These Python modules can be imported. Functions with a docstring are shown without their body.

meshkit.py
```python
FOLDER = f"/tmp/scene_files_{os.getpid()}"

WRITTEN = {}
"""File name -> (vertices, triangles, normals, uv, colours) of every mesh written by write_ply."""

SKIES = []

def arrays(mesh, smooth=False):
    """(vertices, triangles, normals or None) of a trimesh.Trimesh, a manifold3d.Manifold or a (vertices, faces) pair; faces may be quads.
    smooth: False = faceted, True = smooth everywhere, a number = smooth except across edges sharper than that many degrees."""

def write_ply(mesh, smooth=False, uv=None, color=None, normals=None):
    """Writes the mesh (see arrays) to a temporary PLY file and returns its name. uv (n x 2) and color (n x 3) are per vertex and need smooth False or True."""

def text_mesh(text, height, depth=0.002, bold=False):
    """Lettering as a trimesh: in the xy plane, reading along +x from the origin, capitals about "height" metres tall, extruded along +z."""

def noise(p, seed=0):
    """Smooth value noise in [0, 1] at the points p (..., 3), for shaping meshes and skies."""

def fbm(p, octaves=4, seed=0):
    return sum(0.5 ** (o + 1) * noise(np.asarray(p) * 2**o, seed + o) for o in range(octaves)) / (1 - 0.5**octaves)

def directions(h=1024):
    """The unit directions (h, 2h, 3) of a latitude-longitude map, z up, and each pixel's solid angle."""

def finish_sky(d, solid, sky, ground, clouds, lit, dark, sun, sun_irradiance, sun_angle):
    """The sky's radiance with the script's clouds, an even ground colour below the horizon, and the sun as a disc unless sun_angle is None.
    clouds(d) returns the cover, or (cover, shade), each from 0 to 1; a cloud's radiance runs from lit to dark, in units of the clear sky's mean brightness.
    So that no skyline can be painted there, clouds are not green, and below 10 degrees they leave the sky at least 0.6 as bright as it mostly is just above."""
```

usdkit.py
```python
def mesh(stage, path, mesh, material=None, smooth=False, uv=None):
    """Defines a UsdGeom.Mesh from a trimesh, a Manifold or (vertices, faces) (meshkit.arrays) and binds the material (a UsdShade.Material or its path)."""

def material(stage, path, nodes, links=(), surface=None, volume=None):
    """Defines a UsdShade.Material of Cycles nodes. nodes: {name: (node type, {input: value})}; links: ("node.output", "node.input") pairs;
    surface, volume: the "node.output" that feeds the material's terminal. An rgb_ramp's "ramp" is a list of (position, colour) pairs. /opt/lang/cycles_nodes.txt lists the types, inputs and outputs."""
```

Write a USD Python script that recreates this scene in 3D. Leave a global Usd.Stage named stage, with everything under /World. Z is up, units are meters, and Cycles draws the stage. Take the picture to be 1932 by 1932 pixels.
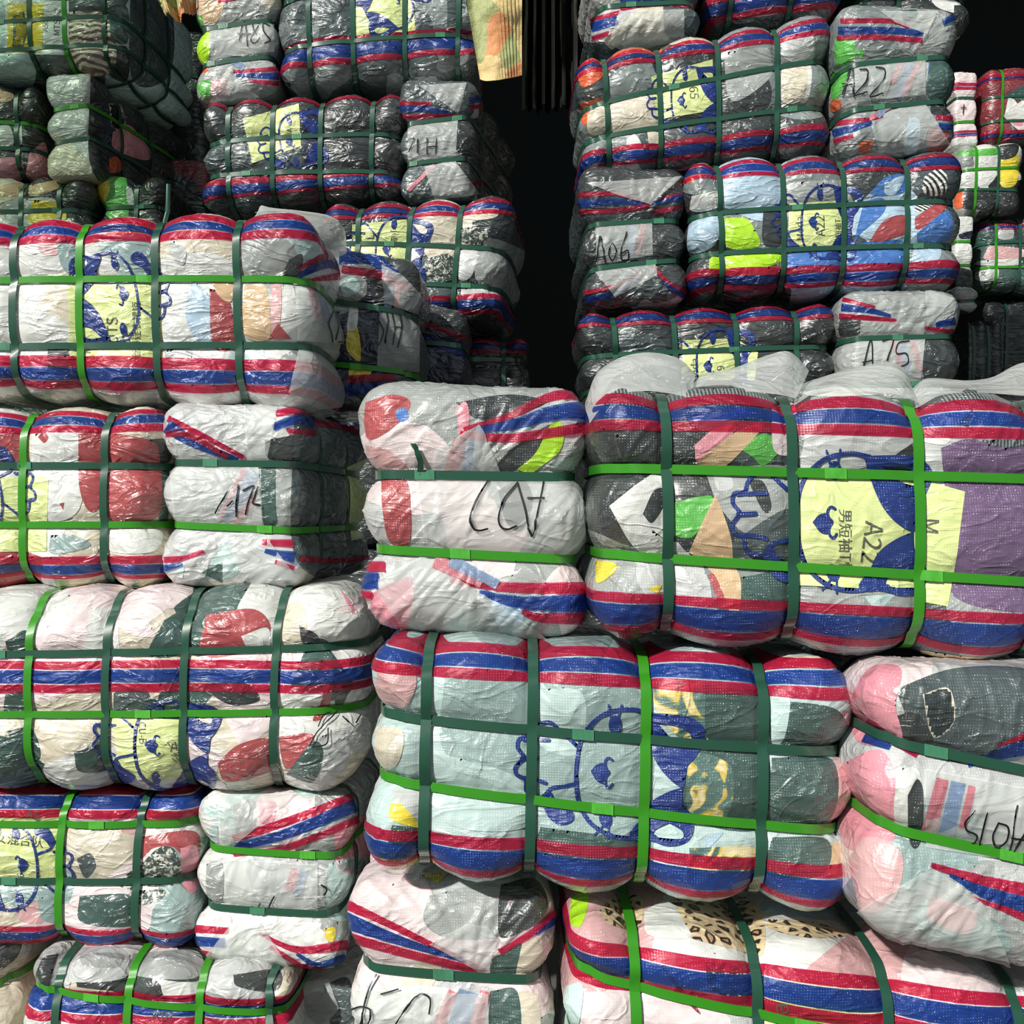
import glob, math, random
import numpy as np, trimesh, shapely
from shapely import affinity
from shapely.geometry import Polygon, LineString, Point, MultiPoint
import meshkit, usdkit
from scipy.sparse import coo_matrix
from scipy.sparse.csgraph import connected_components
from pxr import Gf, Sdf, Usd, UsdGeom, UsdLux, UsdShade, Vt

stage = Usd.Stage.CreateInMemory()
UsdGeom.SetStageUpAxis(stage, 'Z'); UsdGeom.SetStageMetersPerUnit(stage, 1.0)
UsdGeom.Xform.Define(stage, '/World'); UsdGeom.Scope.Define(stage, '/World/Looks')
# ---------------------------------------------------------------- camera, sky, sun, exposure
EYE, F, CX, CY = np.array([0.0, 0.0, 1.35]), 2006.0, 966.0, 966.0
cam = UsdGeom.Camera.Define(stage, '/World/camera')
cam.AddTranslateOp().Set(tuple(EYE)); cam.AddRotateXYZOp().Set((90, 0, 0))
cam.CreateHorizontalApertureAttr(24.0); cam.CreateVerticalApertureAttr(24.0)
cam.CreateFocalLengthAttr(24.0 * F / 1932); cam.CreateExposureAttr(0.0)
SUN_AZ, SUN_EL = 36.0, 36.0
sun = UsdLux.DistantLight.Define(stage, '/World/sun')
sun.CreateIntensityAttr(1.34); sun.CreateNormalizeAttr(True); sun.CreateAngleAttr(1.6); sun.CreateColorAttr((1.0, 0.97, 0.90))
sun.AddRotateXYZOp().Set((90 - SUN_EL, 0, -SUN_AZ))
sky = UsdLux.DomeLight.Define(stage, '/World/sky')
sky.CreateIntensityAttr(0.09); sky.CreateColorAttr((0.80, 0.92, 1.0))

# ---------------------------------------------------------------- materials
LOOK = {}
def hexc(c):
    c = np.array([int(c[i:i + 2], 16) for i in (0, 2, 4)]) / 255.0
    return tuple(np.where(c < .04045, c / 12.92, ((c + .055) / 1.055) ** 2.4))
# cloth seen through clear film (sRGB as it looks in sunlight)
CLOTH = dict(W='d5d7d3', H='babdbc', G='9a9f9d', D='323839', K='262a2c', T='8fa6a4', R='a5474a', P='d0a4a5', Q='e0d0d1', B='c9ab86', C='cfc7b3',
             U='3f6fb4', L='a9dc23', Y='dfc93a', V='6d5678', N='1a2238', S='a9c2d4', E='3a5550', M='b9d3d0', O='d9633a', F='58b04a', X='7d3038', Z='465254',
             I='b2c9c6', A='7c8685', J='d98f9c')
def bump_nodes(n, l, weave, crumple):
    n['g'] = ('geometry', {})
    n['m1'] = ('mapping', {'scale': (9, 9, 22), 'rotation': (0.3, 0.5, 0.6)})
    n['n1'] = ('noise_texture', {'scale': 1.0, 'detail': 4.0, 'roughness': 0.6, 'distortion': 1.6, 'type': 'ridged_multifractal', 'gain': 1.4, 'offset': 0.9})
    n['n2'] = ('noise_texture', {'scale': 70.0, 'detail': 2.0})
    n['b1'] = ('bump', {'strength': 1.0, 'distance': crumple})
    n['b2'] = ('bump', {'strength': 0.5, 'distance': 0.0022})
    l += [('g.position', 'm1.vector'), ('m1.vector', 'n1.vector'), ('g.position', 'n2.vector'), ('n1.fac', 'b1.height'), ('n2.fac', 'b2.height'), ('b1.normal', 'b2.normal')]
    n['m3'] = ('mapping', {'scale': (5, 7, 7), 'rotation': (0.9, 0.2, 1.1)})
    n['n3'] = ('noise_texture', {'scale': 1.3, 'detail': 2.0, 'roughness': 0.45, 'distortion': 0.9})
    n['r3'] = ('rgb_ramp', {'ramp': [(0.0, (0, 0, 0)), (0.46, (0, 0, 0)), (0.5, (1, 1, 1)), (0.54, (0, 0, 0)), (1.0, (0, 0, 0))]})
    n['ba'] = ('bump', {'strength': 1.0, 'distance': 0.0011})
    n['b0'] = ('bump', {'strength': 1.0, 'distance': crumple * 0.22})
    l += [('g.position', 'm3.vector'), ('m3.vector', 'n3.vector'), ('n3.fac', 'r3.fac'), ('r3.color', 'ba.height'), ('ba.normal', 'b0.normal'), ('n1.fac', 'b0.height')]
    out = 'b2.normal'
    if weave:
        n['wx'] = ('wave_texture', {'scale': weave, 'bands_direction': 'x', 'distortion': 0.6, 'detail': 1.0})
        n['wz'] = ('wave_texture', {'scale': weave, 'bands_direction': 'z', 'distortion': 0.6, 'detail': 1.0})
        n['wm'] = ('math', {'math_type': 'multiply'})
        n['b3'] = ('bump', {'strength': 0.8, 'distance': 0.0016})
        l += [('g.position', 'wx.vector'), ('g.position', 'wz.vector'), ('wx.fac', 'wm.value1'), ('wz.fac', 'wm.value2'), ('wm.value', 'b3.height'), ('b2.normal', 'b3.normal')]
        out = 'b3.normal'
    return out
def film(key, near):
    """Cloth of one colour under clear woven film."""
    name = f'film_over_cloth_{key.lower()}_{"near" if near else "far"}'
    if name in LOOK: return LOOK[name]
    c = np.array(hexc(CLOTH[key]))
    n, l = {}, []
    nrm = bump_nodes(n, l, 75.0 if near else 0, 0.0045 if near else 0.008)
    n['v'] = ('noise_texture', {'scale': 11.0, 'detail': 3.0, 'roughness': 0.6})
    n['r'] = ('rgb_ramp', {'ramp': [(0.25, tuple(c * 0.72)), (0.5, tuple(c)), (0.78, tuple(np.minimum(c * 1.12 + .015, .95)))]})
    n['p'] = ('principled_bsdf', {'roughness': 0.36, 'specular_ior_level': 0.55, 'coat_weight': 1.0, 'coat_roughness': 0.23, 'coat_ior': 1.7})
    l += [('g.position', 'v.vector'), ('v.fac', 'r.fac'), ('r.color', 'p.base_color'), ('b0.normal', 'p.normal'), (nrm, 'p.coat_normal')]
    LOOK[name] = usdkit.material(stage, '/World/Looks/' + name, n, l, 'p.BSDF')
    return LOOK[name]
def pattern(kind, near):
    """Printed cloth under film: leopard, zebra, speckle, bands."""
    name = f'film_over_{kind}_{"near" if near else "far"}'
    if name in LOOK: return LOOK[name]
    n, l = {}, []
    nrm = bump_nodes(n, l, 75.0 if near else 0, 0.0045 if near else 0.008)
    if kind == 'leopard':
        n['v'] = ('voronoi_texture', {'scale': 42.0, 'feature': 'distance_to_edge'})
        ramp, out = [(0.0, hexc('d9c6a2')), (0.16, hexc('cdb48a')), (0.2, hexc('2a2522')), (0.34, hexc('2a2522')), (0.38, hexc('b99168'))], 'v.distance'
    elif kind == 'zebra':
        n['v'] = ('wave_texture', {'scale': 14.0, 'bands_direction': 'z', 'distortion': 5.0, 'detail': 1.0, 'detail_scale': 1.2})
        ramp, out = [(0.0, hexc('6a4f48')), (0.47, hexc('6a4f48')), (0.53, hexc('cfc9b8')), (1.0, hexc('cfc9b8'))], 'v.fac'
    elif kind == 'chevron':
        n['v'] = ('wave_texture', {'scale': 30.0, 'bands_direction': 'diagonal', 'distortion': 0.5})
        ramp, out = [(0.0, hexc('23282a')), (0.46, hexc('23282a')), (0.52, hexc('dfe2da')), (1.0, hexc('dfe2da'))], 'v.fac'
    elif kind == 'blossom':
        n['v'] = ('noise_texture', {'scale': 24.0, 'detail': 2.0, 'distortion': 1.0})
        ramp, out = [(0.0, hexc('8fb0ae')), (0.5, hexc('a3bfbc')), (0.56, hexc('e8e6da')), (0.68, hexc('f0ece0')), (0.74, hexc('d8b83c'))], 'v.fac'
    elif kind == 'goldleaf':
        n['v'] = ('noise_texture', {'scale': 18.0, 'detail': 3.0, 'distortion': 1.5, 'type': 'ridged_multifractal', 'gain': 1.0, 'offset': 0.8})
        ramp, out = [(0.0, hexc('4a6660')), (0.42, hexc('54736c')), (0.50, hexc('c9b040')), (0.64, hexc('d8c890')), (1.0, hexc('e0d8b8'))], 'v.fac'
    elif kind == 'rib':
        n['v'] = ('wave_texture', {'scale': 55.0, 'bands_direction': 'x', 'distortion': 1.5, 'detail': 2.0})
        ramp, out = [(0.0, hexc('333b3c')), (0.5, hexc('565e5f')), (1.0, hexc('8b9494'))], 'v.fac'
    else:
        n['v'] = ('noise_texture', {'scale': 95.0, 'detail': 3.0, 'distortion': 0.8})
        ramp, out = [(0.0, hexc('33443f')), (0.52, hexc('33443f')), (0.58, hexc('c9c6ba')), (1.0, hexc('d5d2c6'))], 'v.fac'
    n['r'] = ('rgb_ramp', {'ramp': ramp})
    n['p'] = ('principled_bsdf', {'roughness': 0.42, 'coat_weight': 1.0, 'coat_roughness': 0.23, 'coat_ior': 1.7})
    l += [('g.position', 'v.vector'), (out, 'r.fac'), ('r.color', 'p.base_color'), ('b0.normal', 'p.normal'), (nrm, 'p.coat_normal')]
    LOOK[name] = usdkit.material(stage, '/World/Looks/' + name, n, l, 'p.BSDF')
    return LOOK[name]
def ink(name, color, near, opacity=0.6, tint=None, rough=0.4):
    """Ink printed on the film: part pigment, part tinted see-through."""
    name = f'{name}_{"near" if near else "far"}'
    if name in LOOK: return LOOK[name]
    c = hexc(color)
    n, l = {}, []
    nrm = bump_nodes(n, l, 75.0 if near else 0, 0.0045 if near else 0.008)
    n['p'] = ('principled_bsdf', {'base_color': c, 'roughness': rough, 'coat_weight': 1.0, 'coat_roughness': 0.23, 'coat_ior': 1.7})
    n['t'] = ('transparent_bsdf', {'color': hexc(tint or color)})
    n['x'] = ('mix_closure', {'fac': opacity})
    l += [('b0.normal', 'p.normal'), (nrm, 'p.coat_normal'), ('t.BSDF', 'x.closure1'), ('p.BSDF', 'x.closure2')]
    LOOK[name] = usdkit.material(stage, '/World/Looks/' + name, n, l, 'x.closure')
    return LOOK[name]
def milky(name, opacity, shade='eef1ef'):
    """Loose translucent film, lit from both sides."""
    if name in LOOK: return LOOK[name]
    n, l = {}, []
    nrm = bump_nodes(n, l, 0, 0.006)
    n['d'] = ('principled_bsdf', {'base_color': hexc(shade), 'roughness': 0.35, 'coat_weight': 0.6, 'coat_roughness': 0.15})
    n['tl'] = ('translucent_bsdf', {'color': hexc(shade)})
    n['a'] = ('mix_closure', {'fac': 0.4})
    n['t'] = ('transparent_bsdf', {'color': (0.95, 0.97, 0.97)})
    n['x'] = ('mix_closure', {'fac': opacity})
    l += [('b0.normal', 'd.normal'), (nrm, 'd.coat_normal'), ('d.BSDF', 'a.closure1'), ('tl.BSDF', 'a.closure2'), ('t.BSDF', 'x.closure1'), ('a.closure', 'x.closure2')]
    LOOK[name] = usdkit.material(stage, '/World/Looks/' + name, n, l, 'x.closure')
    return LOOK[name]
def plain(name, color, rough=0.5, coat=0.0, bump=0.0, scale=40.0, spread=0.85):
    if name in LOOK: return LOOK[name]
    c = np.array(hexc(color))
    n = {'g': ('geometry', {}), 'v': ('noise_texture', {'scale': scale, 'detail': 4.0}), 'r': ('rgb_ramp', {'ramp': [(0.3, tuple(c * spread)), (0.7, tuple(np.minimum(c * (2 - spread), .95)))]}),
         'b': ('bump', {'strength': 0.6 if bump else 0.0, 'distance': bump or 0.001}), 'p': ('principled_bsdf', {'roughness': rough, 'coat_weight': coat, 'coat_roughness': 0.12})}
    l = [('g.position', 'v.vector'), ('v.fac', 'r.fac'), ('r.color', 'p.base_color'), ('v.fac', 'b.height'), ('b.normal', 'p.normal')]
    LOOK[name] = usdkit.material(stage, '/World/Looks/' + name, n, l, 'p.BSDF')
    return LOOK[name]
def strap_look(kind):
    name = 'bright_green_strap' if kind == 'g' else 'dark_green_strap'
    if name in LOOK: return LOOK[name]
    c = hexc('378f1d' if kind == 'g' else '1f4b3a')
    n = {'g': ('geometry', {}), 'w': ('wave_texture', {'scale': 160.0, 'bands_direction': 'diagonal'}), 'b': ('bump', {'strength': 0.25, 'distance': 0.0008}),
         'p': ('principled_bsdf', {'base_color': c, 'roughness': 0.3, 'coat_weight': 0.6, 'coat_roughness': 0.1}), 't': ('transparent_bsdf', {'color': hexc('7fd85a')}), 'x': ('mix_closure', {'fac': 0.85 if kind == 'g' else 1.0})}
    l = [('g.position', 'w.vector'), ('w.fac', 'b.height'), ('b.normal', 'p.normal'), ('t.BSDF', 'x.closure1'), ('p.BSDF', 'x.closure2')]
    LOOK[name] = usdkit.material(stage, '/World/Looks/' + name, n, l, 'x.closure' if kind == 'g' else 'p.BSDF')
    return LOOK[name]

# ---------------------------------------------------------------- prims
USED = {}
def fresh(parent, name):
    k = USED.get((parent, name), 0); USED[(parent, name)] = k + 1
    return f'{parent}/{name}' + (f'_{k:03d}' if k else '')
def thing(name, label, cat, base, group=None):
    x = UsdGeom.Xform.Define(stage, fresh('/World', name)); x.AddTranslateOp().Set(tuple(map(float, base)))
    p = x.GetPrim(); p.SetCustomDataByKey('label', label); p.SetCustomDataByKey('category', cat)
    if group: p.SetCustomDataByKey('group', group)
    x.base = np.array(base, float)
    return x
def part(parent, name, v, f, mat, normals=None, smooth=True, label=None):
    """One mesh of world points under a thing or a part."""
    path = fresh(str(parent.GetPath()), name)
    base = parent.base
    m = usdkit.mesh(stage, path, (np.asarray(v) - base, f), mat, False if normals is not None else smooth)
    if normals is not None:
        m.CreateNormalsAttr(Vt.Vec3fArray.FromNumpy(np.asarray(normals, np.float32))); m.SetNormalsInterpolation('vertex')
    m.base = base
    if label: m.GetPrim().SetCustomDataByKey('label', label)
    return m
def setting(name, mesh, mat, smooth=False):
    m = usdkit.mesh(stage, fresh('/World', name), mesh, mat, smooth); m.GetPrim().SetCustomDataByKey('kind', 'structure'); m.base = np.zeros(3)
    return m
def box(lo, hi):
    lo, hi = np.array(lo, float), np.array(hi, float)
    b = trimesh.creation.box(hi - lo); b.apply_translation((lo + hi) / 2); return b

# ---------------------------------------------------------------- drawing helpers (2D outlines)
def unproject(p, depth): return EYE + np.array([(p[0] - CX) / F * depth, depth, -(p[1] - CY) / F * depth])
def project(v):
    d = v[:, 1] - EYE[1]
    return np.stack([CX + F * (v[:, 0] - EYE[0]) / d, CY - F * (v[:, 2] - EYE[2]) / d], 1)
def spline(pts, n=8):
    p = np.array(pts, float)
    if len(p) < 3: return p
    q = np.vstack([2 * p[0] - p[1], p, 2 * p[-1] - p[-2]]); out = []
    for i in range(1, len(q) - 2):
        for t in np.linspace(0, 1, n, endpoint=False):
            a, b, c, d = q[i - 1], q[i], q[i + 1], q[i + 2]
            out.append(0.5 * (2 * b + (c - a) * t + (2 * a - 5 * b + 4 * c - d) * t * t + (3 * b - a - 3 * c + d) * t ** 3))
    return np.vstack(out + [p[-1]])
def stroke(pts, w): return LineString(spline(pts)).buffer(w / 2, quad_segs=4)
def blob(pts): return Polygon(spline(list(pts) + [pts[0]])).buffer(0)
def oval(x, y, a, b, rot=0): return affinity.rotate(affinity.scale(Point(x, y).buffer(1, quad_segs=10), a, b), rot)
FONT = {}
def text(s, h):
    """Lettering as 2D outlines, y down, capitals h tall, left baseline at the origin."""
    from PIL import Image, ImageDraw, ImageFont
    if (s, h) in FONT: return FONT[(s, h)]
    f = ImageFont.truetype([x for x in glob.glob('/opt/blender-*/*/datafiles/fonts/*.woff2') if 'CJK' in x][0], 64)
    x0, y0, x1, y1 = f.getbbox(s, anchor='ls')
    im = Image.new('L', (x1 - x0 + 8, y1 - y0 + 8)); ImageDraw.Draw(im).text((4 - x0, 4 - y0), s, 255, f, anchor='ls')
    on = np.pad(np.asarray(im) > 127, ((0, 0), (1, 1))).astype(np.int8)
    rows, a = np.nonzero(np.diff(on, axis=1) == 1); b = np.nonzero(np.diff(on, axis=1) == -1)[1]
    g = shapely.union_all(shapely.box(a, rows, b, rows + 1)).buffer(0.6).buffer(-0.6).simplify(0.7)
    k = h / 47.0
    FONT[(s, h)] = affinity.affine_transform(g, [k, 0, 0, k, -4 * k + x0 * k, -(4 - y0) * k])
    return FONT[(s, h)]
def lettering(s, x, y, h, angle): return affinity.translate(affinity.rotate(text(s, h), angle, origin=(0, 0)), x, y)
def emblem_shapes():
    """The winking cat printed on the film, lying on its side (ears to the right)."""
    P = []
    P.append(stroke([(1222, 1346), (1190, 1338), (1150, 1342), (1118, 1362), (1097, 1395), (1088, 1440), (1088, 1490), (1098, 1530), (1122, 1560), (1160, 1578), (1205, 1580), (1236, 1578)], 8))
    up = Polygon(spline([(1212, 1344), (1255, 1346), (1300, 1352), (1328, 1372), (1328, 1398), (1312, 1428), (1297, 1445), (1294, 1462), (1288, 1484), (1262, 1468), (1240, 1440), (1224, 1400), (1212, 1344)])).buffer(0)
    lo = Polygon(spline([(1288, 1484), (1258, 1494), (1226, 1514), (1206, 1546), (1186, 1576), (1230, 1586), (1262, 1596), (1296, 1588), (1308, 1562), (1302, 1532), (1288, 1515), (1288, 1484)])).buffer(0)
    P.append(up.difference(blob([(1242, 1364), (1282, 1370), (1303, 1386), (1298, 1404), (1270, 1394)])))
    P.append(lo.difference(blob([(1262, 1553), (1286, 1568), (1284, 1582), (1240, 1578), (1236, 1566)])))
    P += [oval(1160, 1366, 12, 18), oval(1142, 1545, 12, 17, -12), stroke([(1152, 1352), (1148, 1330)], 4), stroke([(1166, 1352), (1172, 1330)], 4), stroke([(1136, 1560), (1122, 1574)], 4), stroke([(1148, 1560), (1146, 1582)], 4)]
    P += [stroke([(1190, 1364), (1190, 1392), (1180, 1412)], 8), stroke([(1168, 1506), (1176, 1528), (1172, 1552)], 8)]
    P.append(blob([(1114, 1454), (1126, 1442), (1140, 1440), (1147, 1452), (1146, 1462), (1140, 1476), (1126, 1472)]))
    P += [stroke([(1155, 1434), (1148, 1430), (1142, 1436), (1142, 1448), (1148, 1456), (1142, 1466), (1142, 1478), (1148, 1484), (1154, 1478)], 5), oval(1158, 1459, 3, 3)]
    P += [stroke([(1092, 1412), (1064, 1385), (1040, 1362), (1016, 1366), (1004, 1378), (998, 1392), (980, 1394), (976, 1410), (986, 1428), (972, 1446), (974, 1460), (990, 1470), (992, 1490), (1006, 1500), (1024, 1502), (1040, 1486), (1064, 1482), (1084, 1478)], 7),
          stroke([(986, 1396), (1010, 1396), (1036, 1397)], 7), stroke([(984, 1430), (1000, 1431), (1014, 1431)], 8), stroke([(990, 1466), (1012, 1470), (1030, 1476)], 7)]
    P.append(blob([(1040, 1492), (1052, 1512), (1080, 1532), (1080, 1550), (1056, 1556), (1034, 1540), (1022, 1504)]))
    return shapely.union_all([p.buffer(0) for p in P])
CAT = emblem_shapes()
def place_cat(nose, ear, stretch=1.0):
    a, b = complex(1130, 1455), complex(1287, 1484)
    c, d = complex(*nose), complex(*ear)
    k = (d - c) / (b - a); o = c - k * a
    g = affinity.affine_transform(CAT, [k.real, -k.imag, k.imag, k.real, o.real, o.imag])
    if stretch != 1.0:
        t = math.degrees(math.atan2((d - c).imag, (d - c).real))
        g = affinity.rotate(affinity.scale(affinity.rotate(g, -t, origin=nose), 1, stretch, origin=nose), t, origin=nose)
    return g

# ---------------------------------------------------------------- bales
def turn(a, b): return a[0] * b[1] - a[1] * b[0]
def clip(tris, uv, pos, nrm, poly):
    """The part of a surface (triangles with 2D coordinates) inside an outline, exactly on that surface."""
    poly = shapely.make_valid(poly) if not poly.is_valid else poly
    if poly.is_empty or not len(tris): return None
    x0, y0, x1, y1 = poly.bounds
    t = uv[tris]
    lo, hi = t.min(1), t.max(1)
    keep = (hi[:, 0] > x0) & (lo[:, 0] < x1) & (hi[:, 1] > y0) & (lo[:, 1] < y1)
    tris = tris[keep]; t = t[keep]
    if not len(tris): return None
    shapely.prepare(poly)
    ring = shapely.polygons(np.concatenate([t, t[:, :1]], 1))
    inside = shapely.contains_properly(poly, ring)
    cross = ~inside & shapely.intersects(poly, ring)
    V, N, T, n = [], [], [], 0
    if inside.any():
        ids, inv = np.unique(tris[inside], return_inverse=True)
        V.append(pos[ids]); N.append(nrm[ids]); T.append(inv.reshape(-1, 3)); n = len(ids)
    if cross.any():
        ix = np.nonzero(cross)[0]
        got = shapely.intersection(ring[ix], poly)
        for k, g in zip(ix, got):
            for piece in (g.geoms if hasattr(g, 'geoms') else [g]):
                if piece.geom_type != 'Polygon' or piece.area < 1e-9 * max(1, poly.area): continue
                c = np.array(piece.exterior.coords)[:-1]
                if piece.interiors or len(c) > 4 and piece.convex_hull.area > piece.area * 1.0001:
                    try: c, ff = trimesh.creation.triangulate_polygon(piece, engine='earcut')
                    except Exception: continue
                else: ff = np.array([[0, i, i + 1] for i in range(1, len(c) - 1)])
                a, b, d = t[k]
                m = np.array([b - a, d - a]).T
                det = np.linalg.det(m)
                if abs(det) < 1e-14: continue
                w = np.linalg.solve(m, (np.asarray(c) - a).T).T
                w = np.column_stack([1 - w.sum(1), w])
                if turn(b - a, d - a) * turn(c[ff[0][1]] - c[ff[0][0]], c[ff[0][2]] - c[ff[0][0]]) < 0: ff = ff[:, ::-1]
                V.append(w @ pos[tris[k]]); N.append(w @ nrm[tris[k]]); T.append(ff + n); n += len(c)
    if not n: return None
    V, N, T = np.vstack(V), np.vstack(N), np.vstack(T)
    _, first, inv = np.unique(np.round(V, 6), axis=0, return_index=True, return_inverse=True)
    T = inv.ravel()[T]; V, N = V[first], N[first]
    T = T[(T[:, 0] != T[:, 1]) & (T[:, 1] != T[:, 2]) & (T[:, 0] != T[:, 2])]
    if not len(T): return None
    N /= np.maximum(np.linalg.norm(N, axis=1, keepdims=True), 1e-9)
    return V, T, N
def pieces(g, least=0.02):
    """The separate pieces of a draped outline, biggest first; crumbs are dropped."""
    V, T, N = g
    lab = connected_components(coo_matrix((np.ones(len(T) * 2), (np.r_[T[:, 0], T[:, 1]], np.r_[T[:, 1], T[:, 2]])), shape=(len(V), len(V))), directed=False)[1][T[:, 0]]
    area = np.linalg.norm(np.cross(V[T[:, 1]] - V[T[:, 0]], V[T[:, 2]] - V[T[:, 0]]), axis=1) / 2
    tot = np.bincount(lab, area)
    for k in np.argsort(-tot):
        if tot[k] < max(least * tot.max(), 3e-6): break
        t = T[lab == k]; ids, inv = np.unique(t, return_inverse=True)
        yield V[ids], inv.reshape(-1, 3), N[ids]

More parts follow.
